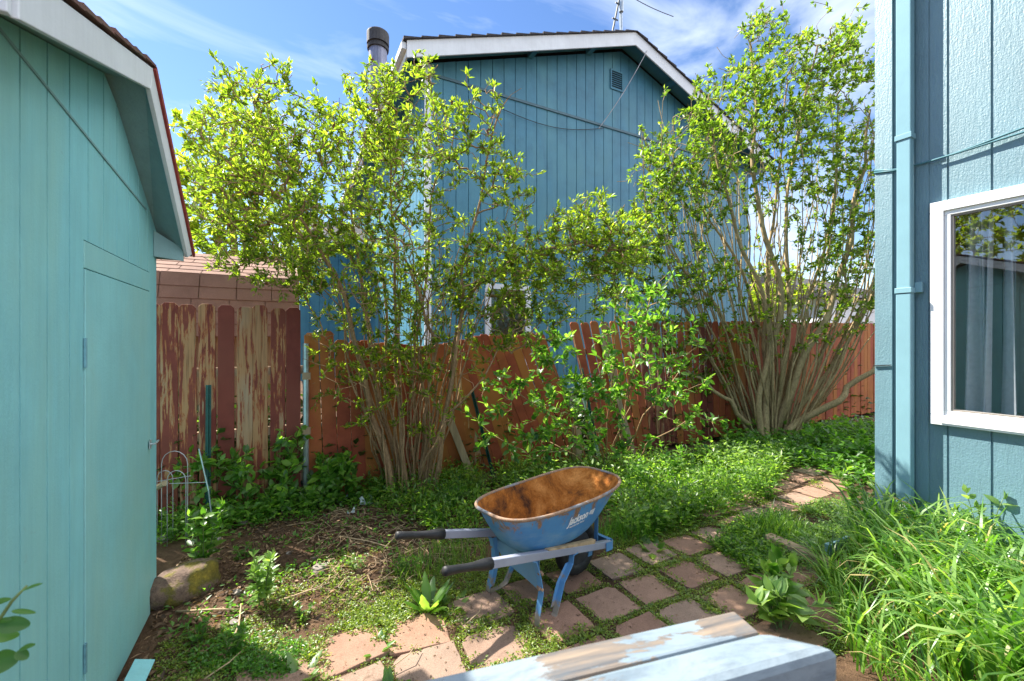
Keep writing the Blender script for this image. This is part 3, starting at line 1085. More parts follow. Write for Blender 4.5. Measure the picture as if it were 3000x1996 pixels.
# ------------------------------------------------------------------ neighbour's house behind the fence
def build_neighbour():
    Y0 = 9.0
    k_ = Y0 / 6.8
    YB = Y0 + 11.0                                # back of the house
    root = thing('neighbour_house', (8.6, 13.0, 0), 'two storey teal house with white rake boards and a gable vent behind the red fence', 'house')
    OV = 0.52
    yo = Y0 - OV
    L = on_y(937, 94, yo)
    R = on_y(1464, 76, yo)
    pitch = (R.z - L.z) / (R.x - L.x)
    xl, xr = L.x, 2 * R.x - L.x
    XL, XR = xl + 0.52, xr - 0.52
    ridge_z = R.z
    fd = 0.34                                     # fascia depth

    def roof_z(x):
        return ridge_z - pitch * abs(x - R.x)

    def top(x):
        return roof_z(x) - 0.20
    mb = MB()
    s_hole = []
    w1a, w1b = on_y(1120, 664, Y0), on_y(1216, 664, Y0)
    w2a, w2b = on_y(900, 640, Y0), on_y(985, 640, Y0)
    wz0 = 1.15
    holes = ((w1a.x, w1b.x, wz0, w1a.z),)
    siding(mb, XL, XR, 0.300, top, 0.3, lambda a, o, z: (a, Y0 - o, z), phase=0.1, groove=0.018, depth=0.018, holes=holes)
    mb.build('wall', M['neighbour_paint'], root, fix=False)
    mb = MB()
    siding(mb, Y0, YB, 0.300, lambda a: roof_z(XL) - 0.20, 0.3, lambda a, o, z: (XL - o, a, z), phase=0.1, groove=0.018, depth=0.018)
    mb.add([(XR, Y0, 0.3), (XR, YB, 0.3), (XR, YB, top(XR)), (XR, Y0, top(XR))], [(0, 1, 2, 3)])
    mb.add([(XL, YB, 0.3), (XR, YB, 0.3), (XR, YB, top(XR)), (R.x, YB, top(R.x)), (XL, YB, top(XL))], [(0, 1, 2, 3, 4)])
    mb.build('side_wall', M['neighbour_paint'], root, fix=False)
    mb = MB()
    mb.box(XL + 0.05, XR - 0.05, Y0 + 0.04, YB - 0.1, -0.1, 0.31)
    mb.build('foundation', M['stone'], root)
    # white corner boards
    mb = MB()
    mb.box(XL - 0.02, XL + 0.13, Y0 - 0.022, Y0 - 0.001, 0.3, top(XL) - 0.02)
    mb.build('corner_board', M['white_trim'], root)
    # horizontal joint flashing
    z = on_y(1230, 245, Y0).z
    mb = MB()
    mb.box(XL + 0.1, XR, Y0 - 0.03, Y0 - 0.001, z - 0.025, z + 0.035)
    mb.build('joint_flashing', M['vent'], root)
    # rake boards
    for xa in (xl, xr):
        mb = MB()
        mb.prism([(xa, yo, roof_z(xa)), (R.x, yo, ridge_z), (R.x, yo, ridge_z - fd), (xa, yo, roof_z(xa) - fd)], (0, 0.035, 0))
        mb.build('rake_board', M['white_trim'], root)
    # eave fascia and gutters running back
    for xa, s in ((xl, -1), (xr, 1)):
        mb = MB()
        mb.box(xa, xa - s * 0.03, yo + 0.036, YB + 0.4, roof_z(xl) - 0.30, roof_z(xl) - 0.01)
        mb.box(xa + s * 0.005, xa + s * 0.10, yo + 0.036, YB + 0.4, roof_z(xl) - 0.16, roof_z(xl) - 0.03)
        mb.build('eave_fascia', M['white_trim'], root)
    # soffit boards under the overhang and outlookers
    mb = MB()
    for xa in (xl, xr):
        mb.add([(xa, yo + 0.03, roof_z(xa) - 0.11), (R.x, yo + 0.03, ridge_z - 0.11), (R.x, Y0 + 0.02, ridge_z - 0.11), (xa, Y0 + 0.02, roof_z(xa) - 0.11)], [(0, 1, 2, 3)])
    mb.add([(xl + 0.03, Y0, roof_z(xl) - 0.2), (XL, Y0, roof_z(xl) - 0.2), (XL, YB, roof_z(xl) - 0.2), (xl + 0.03, YB, roof_z(xl) - 0.2)], [(0, 1, 2, 3)])
    mb.build('soffit', M['neighbour_paint'], root)
    for x in (XL + 2.6, R.x - 1.2, R.x + 1.6, XR - 2.1):
        mb = MB()
        mb.box(x - 0.06, x + 0.06, yo + 0.036, Y0 - 0.001, roof_z(x) - 0.24, roof_z(x) - 0.115)
        mb.build('outlooker', M['neighbour_paint'], root)
    # roof with shingle steps on its front edge
    mb = MB()
    rng = random.Random(3)
    for xa, s in ((xl - 0.05, -1), (xr + 0.05, 1)):
        n = 17
        for k in range(n):
            x0 = R.x + (xa - R.x) * k / n
            x1 = R.x + (xa - R.x) * (k + 1.08) / n
            e = rng.uniform(0, 0.02)
            mb.prism([(x0, yo - 0.05, roof_z(x0) + 0.015), (x1, yo - 0.05, roof_z(x1) + 0.05 + e), (x1, yo - 0.05, roof_z(x1) + 0.006), (x0, yo - 0.05, roof_z(x0) + 0.003)], (0, 12.2, 0))
    mb.build('roof', M['dark_roof'], root)
    # gable vent
    a, b = on_y(1404, 160, Y0), on_y(1433, 216, Y0)
    mb = MB()
    w = 0.04
    mb.box(a.x, b.x, Y0 - 0.03, Y0 + 0.0, a.z - w, a.z)
    mb.box(a.x, b.x, Y0 - 0.03, Y0 + 0.0, b.z, b.z + w)
    mb.box(a.x, a.x + w, Y0 - 0.03, Y0 + 0.0, b.z + w, a.z - w)
    mb.box(b.x - w, b.x, Y0 - 0.03, Y0 + 0.0, b.z + w, a.z - w)
    v = mb.build('gable_vent', M['neighbour_paint'], root)
    mb = MB()
    n = 8
    for i in range(n):
        z = b.z + w + (a.z - b.z - 2 * w) * (i + 0.5) / n
        mb.add([(a.x + w, Y0 - 0.028, z - 0.03), (b.x - w, Y0 - 0.028, z - 0.03), (b.x - w, Y0 - 0.008, z + 0.005), (a.x + w, Y0 - 0.008, z + 0.005)], [(0, 1, 2, 3)])
    mb.build('louvre', M['neighbour_paint'], v)
    mb = MB()
    mb.add([(a.x + w, Y0 - 0.003, b.z), (b.x - w, Y0 - 0.003, b.z), (b.x - w, Y0 - 0.003, a.z), (a.x + w, Y0 - 0.003, a.z)], [(0, 1, 2, 3)])
    mb.build('screen', M['black'], v)
    # windows: white frame, pane, tan blind; one is open to a blind, the other dark
    def win(xa, xb, z0, z1, blind):
        f = MB()
        w = 0.10
        f.box(xa - 0.03, xb + 0.03, Y0 - 0.04, Y0 + 0.03, z1 - 0.02, z1 + w)
        f.box(xa - 0.03, xb + 0.03, Y0 - 0.04, Y0 + 0.03, z0 - w, z0)
        f.box(xa - 0.05, xa + w, Y0 - 0.045, Y0 + 0.03, z0, z1 - 0.02)
        f.box(xb - w, xb + 0.05, Y0 - 0.045, Y0 + 0.03, z0, z1 - 0.02)
        fo = f.build('window', M['white_trim'], root, bevel=0.004)
        p = MB()
        p.add([(xa, Y0 - 0.006, z0), (xb, Y0 - 0.006, z0), (xb, Y0 - 0.006, z1), (xa, Y0 - 0.006, z1)], [(0, 1, 2, 3)])
        p.build('pane', M['glass'], fo)
        bl = MB()
        n = 46
        for i in range(n):
            z = z0 + (z1 - z0) * (i + 0.5) / n
            bl.box(xa, xb, Y0 + 0.05, Y0 + 0.062, z - 0.028, z + 0.022)
        bl.build('blind', M['blind'], fo)
    win(w1a.x, w1b.x, wz0, w1a.z, True)
    # flue pipe standing on the left slope of the roof
    c = at_d(870, 100, 13.76)
    top_z = c.z + 0.30
    mb = MB()
    mb.tube([(c.x, c.y, roof_z(xl) - 0.1), (c.x, c.y, top_z - 0.45)], 0.285, 20)
    fl = mb.build('flue', M['flue'], root, smooth=False)
    mb = MB()
    r = 0.265
    pts = [top_z - d for d in (0.56, 0.48, 0.472, 0.40, 0.392, 0.066, 0.027, 0)]
    rad = [x * k_ for x in (0.25, 0.262, 0.225, 0.225, 0.262, 0.265, 0.26, 0.235)]
    mb.tube([(c.x, c.y, z) for z in pts], rad, 24)
    mb.build('flue_cap', M['flue_cap'], fl)
    # far wing with the window seen past the second shed
    yw = 15.9
    xw0 = on_y(690, 600, yw).x
    ez = on_y(700, 548, yw).z
    mb = MB()
    siding(mb, xw0, XL - 0.001, 0.300, lambda a: ez, 0.3, lambda a, o, z: (a, yw - o, z), groove=0.018, depth=0.018)
    mb.add([(xw0, yw, 0.3), (xw0, YB, 0.3), (xw0, YB, ez), (xw0, yw, ez)], [(0, 1, 2, 3)])
    mb.build('wing_wall', M['neighbour_paint'], root, fix=False)
    mb = MB()
    mb.prism([(xw0 - 0.3, yw - 0.4, ez + 0.02), (xw0 - 0.3, 19, ez + 1.4), (xw0 - 0.3, 19, ez + 1.3), (xw0 - 0.3, yw - 0.4, ez - 0.06)], (XL - xw0 + 0.29, 0, 0))
    mb.build('wing_roof', M['dark_roof'], root)
    mb = MB()
    mb.box(xw0 - 0.3, XL - 0.01, yw - 0.43, yw - 0.401, ez - 0.16, ez + 0.03)
    mb.build('wing_fascia', M['white_trim'], root)
    # antenna mast with guy and stays on the ridge
    ant = thing('roof_antenna', (R.x, yo + 0.12, ridge_z), 'thin metal antenna mast braced by a strut on the ridge of the teal house', 'antenna')
    ym = yo + 0.12
    base = on_y(1430, 74, ym)
    base.z = roof_z(base.x) - 0.01
    mb = MB()
    mb.tube([base, base + Vector((-0.06, 0, 2.6))], 0.038, 8)
    mb.build('mast', M['galv'], ant)
    mb = MB()
    st = Vector((base.x - 0.37, ym - 0.06, roof_z(base.x - 0.37) - 0.01))
    mb.tube([st, base + Vector((-0.05, 0, 1.03))], 0.026, 6)
    for t in (0.4, 0.8):
        q = st.lerp(base + Vector((-0.05, 0, 1.03)), t)
        mb.tube([q + Vector((-0.09, 0, 0)), q + Vector((0.09, 0, 0))], 0.02, 6)
    mb.build('strut', M['cable'], ant)
    mb = MB()
    mb.tube([base + Vector((-0.03, -0.03, 0.6)), base + Vector((-0.03, -0.03, 0.88))], 0.06, 8)
    mb.build('clamp', M['galv'], ant)
    q0 = base + Vector((-0.05, 0, 1.2))
    q1 = on_y(1550, 40, ym)
    mb = MB()
    mb.tube([q0.lerp(q1, t) + Vector((0, 0, -0.06 * math.sin(math.pi * t))) for t in [i / 10 for i in range(11)]], 0.010, 4)
    mb.build('whip', M['cable'], ant)
    # service wires along the gable
    c1 = MB()
    pa, pb = on_y(1490, 118, yo - 0.02), on_y(1378, 298, Y0 - 0.05)
    c1.tube([pa.lerp(pb, i / 10) + Vector((0, 0, -0.10 * math.sin(math.pi * i / 10))) for i in range(11)], 0.010, 5)
    tag(c1.build('wire', M['wire'], loc=pa), 'thin pale wire dropping from the rake board across the teal gable', 'wire')
    c2 = MB()
    pa, pb = on_y(1150, 250, Y0 - 0.05), on_y(1390, 297, Y0 - 0.05)
    c2.tube([pa.lerp(pb, i / 12) + Vector((0, 0, -0.22 * math.sin(math.pi * i / 12))) for i in range(13)], 0.009, 5)
    tag(c2.build('wire', M['cable'], loc=pa), 'sagging dark wire hung along the teal gable below the dark joint', 'wire')


build_neighbour()


# ------------------------------------------------------------------ low shed with the shingled mansard roof
def build_back_shed():
    root = thing('back_shed', (-1.4, 7, 0), 'low shed with a brown shingled mansard roof behind the peeling fence', 'shed')
    xr = on_y(689, 640, 6.0).x
    x0 = -3.6
    mb = MB()
    rng = random.Random(8)

    def course(y0, z0, y1, z1, lift, w):
        x = x0
        off = rng.uniform(0, w)
        first = True
        while x < xr:
            ww = (w - off) if first else w
            first = False
            xe = min(x + ww, xr)
            g = 0.004
            mb.add([(x + g, y0, z0), (xe - g, y0, z0), (xe - g, y1, z1), (x + g, y1, z1)], [(0, 1, 2, 3)])
            # front edge of the tab
            d = Vector((0, y0 - y1, z0 - z1)).normalized()
            nn = Vector((0, d.z, -d.y)) if d.y < 0 else Vector((0, -d.z, d.y))
            mb.add([(x + g, y0, z0), (xe - g, y0, z0), (xe - g, y0 + 0.006, z0 - lift), (x + g, y0 + 0.006, z0 - lift)], [(0, 1, 2, 3)])
            x = xe
    # upper, shallow slope: from break (6.0, 2.41) to ridge (6.95, 2.80)
    n = 6
    for k in range(n):
        y0, y1 = 6.0 + 0.95 * k / n, 6.0 + 0.95 * (k + 1.15) / n
        course(y0, 2.41 + 0.39 * k / n + 0.008, y1, 2.41 + 0.39 * (k + 1.15) / n, 0.012, 0.31)
    n = 5
    for k in range(n):
        z0, z1 = 1.70 + 0.71 * k / n, 1.70 + 0.71 * (k + 1.1) / n
        ya = 5.78 + 0.22 * k / n - 0.008
        course(ya, z0, 5.78 + 0.22 * (k + 1.1) / n, z1, 0.010, 0.36)
    # backing planes
    mb.add([(x0, 6.01, 2.40), (xr, 6.01, 2.40), (xr, 6.96, 2.79), (x0, 6.96, 2.79)], [(0, 1, 2, 3)])
    mb.add([(x0, 5.80, 1.70), (xr, 5.80, 1.70), (xr, 6.015, 2.40), (x0, 6.015, 2.40)], [(0, 1, 2, 3)])
    mb.add([(x0, 7.91, 2.40), (xr, 7.91, 2.40), (xr, 6.96, 2.79), (x0, 6.96, 2.79)], [(0, 1, 2, 3)])
    mb.build('roof', M['brown_shingle'], root, fix=False)
    mb = MB()
    mb.box(x0, xr - 0.02, 5.95, 7.9, 0, 1.70)
    mb.prism([(xr - 0.021, 5.95, 1.7), (xr - 0.021, 7.9, 1.7), (xr - 0.021, 7.9, 2.39), (xr - 0.021, 6.96, 2.77), (xr - 0.021, 6.03, 2.39)], (-0.05, 0, 0))
    mb.build('wall', M['old_wood'], root)


build_back_shed()


# ------------------------------------------------------------------ red fence in three sections
def picket(root, x, y, w, z0, z1, shear, peel, mat, rng, ear=True):
    """one dog-eared board; shear leans its top along -x"""
    e = min(0.028, w * 0.25) if ear else 0.004
    prof = [(0, z0), (w, z0 + rng.uniform(-.008, .008)), (w, z1 - e), (w - e, z1), (e, z1), (0, z1 - e)]
    pts = []
    for (a, z) in prof:
        pts.append((x + a - shear * (z - z0), y, z))
    mb = MB()
    mb.prism(pts, (0, 0.018, 0))
    o = mb.build('picket', mat, root, bevel=0.004)
    o.color = (peel, rng.random(), 0, 1)
    return o


def build_fence():
    rng = random.Random(11)
    Y = 4.70
    # left: upright, badly peeled
    root = thing('wooden_fence', (-0.9, Y, 0), 'badly peeled red board fence between the teal shed and the metal pipe post', 'fence', 'red board fences')
    xe = 0.13
    w = 0.138
    peel_list = [0.42, 0.46, 0.50, 0.53, 0.18, 0.51, 0.50, 0.45, 0.10]
    xs = [xe - w * (k + 1) for k in range(17)]
    vals = [0.18, 0.45, 0.52, 0.50, 0.24, 0.46, 0.48, 0.46, 0.40, 0.45, 0.5, 0.3, 0.45, 0.5, 0.4, 0.3, 0.5]
    for k, x in enumerate(xs):
        gap = rng.uniform(0.008, 0.016)
        o = picket(root, x, Y + rng.uniform(-0.004, 0.004), w - gap, 0.10 + rng.uniform(-0.03, 0.05), 1.975 + rng.uniform(-0.015, 0.012), rng.uniform(-0.012, 0.012), vals[k], M['fence'], rng)
    for z in (1.36, 0.78, 0.30):
        mb = MB()
        mb.box(-2.3, xe + 0.055, Y + 0.026, Y + 0.066, z - 0.04, z + 0.04)
        mb.build('rail', M['old_wood'], root)
    # middle: sagging and raked over to the left
    root2 = thing('wooden_fence', (1.7, Y, 0), 'sagging rust-red board fence with slanting boards behind the multi-stemmed left shrub', 'fence', 'red board fences')
    x = 0.20
    k = 0
    while x < 3.62:
        t = max(0.0, min(1.0, (x - 0.6) / 2.2))
        sh = 0.03 + 0.38 * t
        w = rng.uniform(0.135, 0.142)
        z1 = 1.62 + 0.03 * math.sin(x * 3) + rng.uniform(-0.012, 0.012) + (0.10 if x < 0.4 else 0)
        z1 += 0.10 * max(0.0, (x - 2.0))
        pl = 0.30 if k in (0,) else (0.42 if k in (13, ) else rng.uniform(0.05, 0.16))
        picket(root2, x, Y + 0.012 + rng.uniform(-0.004, 0.004), w - 0.006, 0.04 + rng.uniform(-0.02, 0.02), z1, sh, pl, M['fence_clean'], rng)
        x += w
        k += 1
    for z in (1.2, 0.45):
        mb = MB()
        mb.box(0.2, 3.4 - 0.35 * z, Y + 0.038, Y + 0.078, z - 0.04, z + 0.04)
        mb.build('rail', M['old_wood'], root2)
    # right: taller, boards slightly raked then upright
    root3 = thing('wooden_fence', (7.5, Y, 0), 'taller dark red board fence with a few bare pale boards behind the right shrub', 'fence', 'red board fences')
    x = 3.86
    k = 0
    bare = {3: 0.60, 7: 0.44, 8: 0.48, 9: 0.46, 10: 0.42, 15: 0.36, 16: 0.38}
    while x < 12.6:
        t = max(0.0, min(1.0, (x - 3.8) / 2.6))
        sh = 0.28 * (1 - t)
        w = rng.uniform(0.136, 0.146)
        z1 = 1.90 + 0.05 * t + rng.uniform(-0.012, 0.012) + 0.012 * (x - 4)
        picket(root3, x, Y - 0.012 + rng.uniform(-0.005, 0.005), w - 0.006, 0.03 + rng.uniform(-0.02, 0.02), z1, sh, bare.get(k, rng.uniform(0.05, 0.2)), M['fence_clean'] if k not in bare else M['fence'], rng)
        x += w
        k += 1
    for z in (1.5, 0.5):
        mb = MB()
        mb.box(3.9 - 0.2 * z, 12.6, Y + 0.014, Y + 0.054, z - 0.04, z + 0.04)
        mb.build('rail', M['old_wood'], root3)

    # posts that stand in front of or between the boards
    def post(name, pts, r, mat, label, cat, n=8):
        mb = MB()
        mb.tube(pts, r, n)
        o = mb.build(name, mat, loc=pts[0])
        return tag(o, label, cat, 'posts along the fence')
    p = on_y(698, 1168, Y - 0.03)
    post('pipe_post', [(0.165, Y - 0.01, -0.05), (0.165, Y - 0.01, 1.62)], 0.028, M['galv'], 'galvanised pipe post where the peeled fence meets the sagging one', 'post')
    for z in (1.30, 0.76):
        mb = MB()
        mb.box(0.132, 0.205, Y - 0.052, Y - 0.039, z - 0.035, z + 0.035)
        tag(mb.build('wooden_block', M['old_wood'], loc=(0.165, Y - 0.05, z)), ('upper' if z > 1 else 'lower') + ' small wooden block fixed across the galvanised pipe post', 'block', 'blocks on the pipe post')

    def tpost(a, b, mat, label):
        a, b = Vector(a), Vector(b)
        mb = MB()
        mb.bar(a, b, 0.042, 0.006, (0, 1, 0))
        mb.bar(a + Vector((0, -0.018, 0)), b + Vector((0, -0.018, 0)), 0.006, 0.034, (0, 1, 0))
        d = (b - a)
        for i in range(1, 14):
            q = a + d * (i / 14)
            mb.bar(q + Vector((-0.015, -0.008, 0)), q + Vector((0.015, -0.008, 0)), 0.01, 0.012, (0, 0, 1))
        tag(mb.build('steel_post', mat, loc=a), label, 'post', 'posts along the fence')
    a, b = on_y(478, 1170, 4.62), on_y(480, 888, 4.62)
    tpost((a.x, 4.62, 0.0), b, M['green_steel'], 'dark green steel post upright in front of the peeled fence')
    a, b = on_y(1135, 1090, 4.66), on_y(1086, 900, 4.66)
    tpost((a.x, 4.64, 0.0), b, M['green_steel'], 'leaning dark green steel post in front of the sagging fence')
    a, b = on_y(1372, 1020, 4.64), on_y(1338, 850, 4.64)
    tpost((a.x + 0.05, 4.62, 0.0), b, M['green_steel'], 'dark steel post leaning at the gap between two fences')
    a, b = on_y(1352, 960, 4.58), on_y(1334, 880, 4.58)
    tpost((a.x + 0.2, 4.56, 0.0), b, M['pale_steel'], 'pale grey-green steel post leaning beside the dark one at the fence gap')
    a, b = on_y(1330, 1060, 4.3), on_y(1327, 985, 4.3)
    mb = MB()
    mb.bar((a.x, 4.3, -0.05), (a.x - 0.02, 4.3, b.z), 0.09, 0.09, (0, 1, 0))
    tag(mb.build('wooden_stake', M['old_wood'], loc=(a.x, 4.3, 0), bevel=0.006), 'short grey wooden stake half hidden by the bush before the fence', 'stake')
    # loose pale planks leaning on the sagging fence
    for (xa, ya, xb, yb, lab) in ((1090, 1080, 1030, 955, 'narrow bare plank leaning on the sagging fence beside the left shrub'),
                                  (1458, 1050, 1385, 782, 'long bare pale plank leaning on the taller fence behind the bush')):
        a, b = on_y(xa, ya, 4.60), on_y(xb, yb, 4.66)
        mb = MB()
        mb.bar((a.x, 4.59, 0.0), b, 0.085, 0.02, (0, 1, 0))
        o = mb.build('loose_plank', M['old_wood'], loc=a, bevel=0.003)
        tag(o, lab, 'plank')


build_fence()


# ------------------------------------------------------------------ wheelbarrow
def build_barrow():
    ang = math.radians(13.6)
    root = thing('wheelbarrow', (1.216, 2.319, 0.0), 'rusty blue steel wheelbarrow with grey handles parked on the pavers', 'wheelbarrow', rotz=ang)
    OFF[root.name] = Vector((0, 0, 0))            # parts are drawn in its own frame

    def superpt(t, n):
        c, s = math.cos(t), math.sin(t)
        return math.copysign(abs(c) ** (2 / n), c), math.copysign(abs(s) ** (2 / n), s)
    NT = 96

    def rim_pt(t, inset=0.0):
        a, b = superpt(t, 3.3)
        x = 0.367 + (0.545 - inset) * a
        wv = 0.272 + 0.012 * a - 0.012 * max(0, a) ** 3
        y = (wv - inset) * b
        z = 0.630 + 0.012 * (a + 1) / 2 + 0.022 * max(0, a) ** 2 + 0.008 * max(0, -a) ** 2
        return Vector((x, y, z))

    def bot_pt(t, k=1.0):
        a, b = superpt(t, 2.8)
        x = 0.270 + 0.235 * a * k
        y = (0.152 + 0.006 * a) * b * k
        return Vector((x, y, 0.366 - 0.015 * (x - 0.1) / 0.43 * k))
    # profile: nearly straight sides, rounded into the floor
    S = [(0.0, 0.0), (0.2, 0.14), (0.4, 0.28), (0.6, 0.43), (0.75, 0.56), (0.86, 0.68), (0.93, 0.79), (0.975, 0.89), (1.0, 1.0)]

    def surf(off):
        rows = []
        for zf, lf in S:
            row = []
            for i in range(NT):
                t = 2 * math.pi * i / NT
                p, q = rim_pt(t, off), bot_pt(t, 1.0 - off / 0.2)
                v = p.lerp(q, lf)
                v.z = p.z + (q.z + off - p.z) * zf
                row.append(v)
            rows.append(row)
        for k in (0.75, 0.45, 0.15):
            rows.append([bot_pt(2 * math.pi * i / NT, k) + Vector((0, 0, off)) for i in range(NT)])
        return rows
    mb = MB()
    for off, mi in ((0.0, 0), (0.005, 1)):
        rows = surf(off)
        vs = [v for r in rows for v in r]
        fs = []
        for j in range(len(rows) - 1):
            for i in range(NT):
                a, b = j * NT + i, j * NT + (i + 1) % NT
                f = (a, b, b + NT, a + NT)
                fs.append(f if mi else f[::-1])
        cidx = (len(rows) - 1) * NT
        f = tuple(cidx + i for i in range(NT))
        fs.append(f if mi else f[::-1])
        mb.add(vs, fs, mi)
    tray = mb.build('tray', [M['barrow'], M['rust']], root, smooth=True, fix=False)
    outer = surf(0.0)
    mb = MB()
    ringp = [rim_pt(2 * math.pi * i / NT, -0.004) for i in range(NT)] + [rim_pt(0, -0.004)]
    mb.tube(ringp, 0.0105, 10, cap=False)
    mb.build('rim', M['rim'], tray, smooth=True)
    # clot of soil on the tray floor
    mb = MB()
    rng = random.Random(4)
    for i in range(26):
        a, r = rng.uniform(0, 6.3), rng.uniform(0, 0.05)
        c = Vector((0.24 + r * math.cos(a), -0.05 + r * math.sin(a), 0.374))
        s = rng.uniform(0.008, 0.02)
        mb.bar(c - Vector((s, 0, 0)), c + Vector((s, s * 0.4, s * 0.6)), s * 1.4, s, (0, 0.3, 1))
    tag(mb.build('dirt_clod', M['soil'], tray))
    # lettering pressed onto the side of the tray
    bv = [v for r in outer[:9] for v in r]
    bf = []
    for j in range(8):
        for i in range(NT):
            a, b = j * NT + i, j * NT + (i + 1) % NT
            bf.append((a, b, b + NT, a + NT))
    tree = BVHTree.FromPolygons(bv, bf)

    def stick(verts2, faces, name):
        """verts2: (along, up) metres around the badge centre -> onto the near side"""
        out = []
        for a, b in verts2:
            x, z = 0.385 + a, 0.535 + b + 0.06 * a
            hit, n, idx, dist = tree.ray_cast(Vector((x, -1.0, z)), Vector((0, 1, 0)))
            if hit is None:
                hit = Vector((x, -0.3, z))
                n = Vector((0, -1, 0))
            if n.y > 0:
                n = -n
            out.append(hit + n * 0.0016)
        m2 = MB()
        m2.add(out, faces)
        return m2.build(name, M['letter'], tray, fix=False)

    def text2(body, size, x0, y0, shear=0.28, xs=0.8):
        c = bpy.data.curves.new('lettering', 'FONT')
        c.body = body
        c.size = size
        c.shear = shear
        c.offset = size * 0.032
        c.resolution_u = 3
        o = bpy.data.objects.new('lettering', c)
        COL.objects.link(o)
        dg = bpy.context.evaluated_depsgraph_get()
        dg.update()
        me = bpy.data.meshes.new_from_object(o.evaluated_get(dg))
        bm = bmesh.new()
        bm.from_mesh(me)
        bmesh.ops.triangulate(bm, faces=bm.faces)
        bmesh.ops.subdivide_edges(bm, edges=[e for e in bm.edges if e.calc_length() > size * 0.25], cuts=1)
        bmesh.ops.triangulate(bm, faces=bm.faces)
        bm.verts.index_update()
        vs = [(v.co.x * xs + x0, v.co.y + y0) for v in bm.verts]
        fs = [tuple(v.index for v in f.verts) for f in bm.faces]
        bm.free()
        bpy.data.objects.remove(o)
        bpy.data.curves.remove(c)
        bpy.data.meshes.remove(me)
        return vs, fs
    vs, fs = text2('Jackson', 0.072, -0.125, -0.014)
    for k in range(4):                                    # the striped emblem after the name
        x = 0.062 + k * 0.0125
        b = len(vs)
        vs += [(x, -0.014 + 0.004 * (3 - k)), (x + 0.0085, -0.014 + 0.004 * (3 - k)), (x + 0.0195, 0.024), (x + 0.011, 0.024)]
        fs.append((b, b + 1, b + 2, b + 3))
    v2, f2 = text2('PROFESSIONAL TOOLS', 0.0145, -0.110, -0.037, 0.25, 0.92)
    b = len(vs)
    vs += v2
    fs += [tuple(i + b for i in f) for f in f2]
    stick(vs, fs, 'lettering')

    # handles: grey square bars that converge on the nose, black tapered grips
    def hl(t, s):
        a, b = Vector((-0.637, 0.246 * s, 0.561)), Vector((0.80, 0.150 * s, 0.207))
        return a.lerp(b, t)
    for s in (-1, 1):
        mb = MB()
        mb.bar(hl(0.19, s), hl(1.0, s), 0.036, 0.046)
        h = mb.build('handle', M['handle_grey'], root, bevel=0.004)
        mb = MB()
        ts = [0.0, 0.008, 0.03, 0.09, 0.125, 0.15, 0.175, 0.205]
        rr = [0.020, 0.0235, 0.021, 0.0195, 0.021, 0.026, 0.030, 0.031]
        mb.tube([hl(t, s) for t in ts], rr, 12)
        mb.build('grip', M['black'], h, smooth=True)
        # wooden wedge between handle and tray
        mb = MB()
        a, b = hl(0.52, s) + Vector((0, 0, 0.026)), hl(0.86, s) + Vector((0, 0, 0.034))
        mb.bar(a, b, 0.034, 0.006, (0, 0, 1), 0, 0.034, 0.030)
        mb.build('wedge', M['twig'], root, bevel=0.002)
        # legs: a strap that loops under as a foot
        a = hl(0.42, s)
        top1 = Vector((hl(0.445, s).x, hl(0.445, s).y + 0.0, hl(0.445, s).z - 0.02))
        top2 = Vector((hl(0.70, s).x, hl(0.70, s).y, hl(0.70, s).z - 0.02))
        yl = 0.225 * s
        pts = [top1 + Vector((-0.03, 0, 0.004)), top1 + Vector((0.0, 0, -0.012)), Vector((0.030, 0.210 * s, 0.28)), Vector((0.040, 0.220 * s, 0.19)), Vector((0.002, yl, 0.045)),
               Vector((0.0, yl, 0.012)), Vector((0.03, yl, 0.003)), Vector((0.115, yl, 0.004)), Vector((0.150, yl, 0.016)), Vector((0.168, yl * 0.99, 0.05)),
               Vector((0.235, yl * 0.93, 0.17)), top2 + Vector((-0.03, 0.01 * s, -0.05)), top2 + Vector((-0.01, 0, -0.008)), top2 + Vector((0.03, 0, -0.004))]
        mb = MB()
        mb.strip(pts, (0, 0.040, 0), 0.006)
        # folded flange that stiffens the rear strap
        mb.strip([p + Vector((0.016, -0.018 * s, 0)) for p in pts[1:5]], (0.034, 0, 0), 0.004)
        mb.strip([p + Vector((-0.016, -0.018 * s, 0)) for p in pts[9:12]], (0.034, 0, 0), 0.004)
        leg = mb.build('leg', M['leg'], root, bevel=0.0015)
        mb = MB()
        for z in (0.30, 0.21):
            mb.tube([(0.02, 0.217 * s, z), (0.046, 0.217 * s, z)], 0.009, 8)
            mb.tube([(0.034, 0.217 * s - 0.024, z), (0.034, 0.217 * s + 0.024, z)], 0.008, 8)
        mb.build('bolt', M['rim'], leg)
    # plate braced between the rear legs
    mb = MB()
    mb.prism([(0.045, -0.195, 0.365), (0.045, 0.195, 0.365), (0.045, 0.205, 0.30), (0.045, 0.10, 0.235), (0.045, -0.10, 0.205), (0.045, -0.212, 0.18)], (0.004, 0, 0))
    mb.bar((0.053, -0.19, 0.36), (0.053, 0.19, 0.36), 0.016, 0.03)
    mb.build('leg_brace', M['barrow_plate'], root, bevel=0.001)
    mb = MB()
    for x, z in ((0.13, 0.345), (0.42, 0.275)):
        mb.bar((x, -0.165, z), (x, 0.165, z), 0.03, 0.02)
    mb.tube([(0.13, -0.13, 0.335), (0.13, -0.13, 0.372)], 0.012, 6)
    mb.build('cross_member', M['leg'], root)
    # nose guard across the front
    mb = MB()
    mb.strip([(0.72, -0.181, 0.215), (0.79, -0.176, 0.205), (0.815, -0.166, 0.205), (0.825, -0.13, 0.205), (0.825, 0.13, 0.205), (0.815, 0.166, 0.205), (0.79, 0.176, 0.205), (0.72, 0.181, 0.215)], (0, 0, 0.058), 0.005)
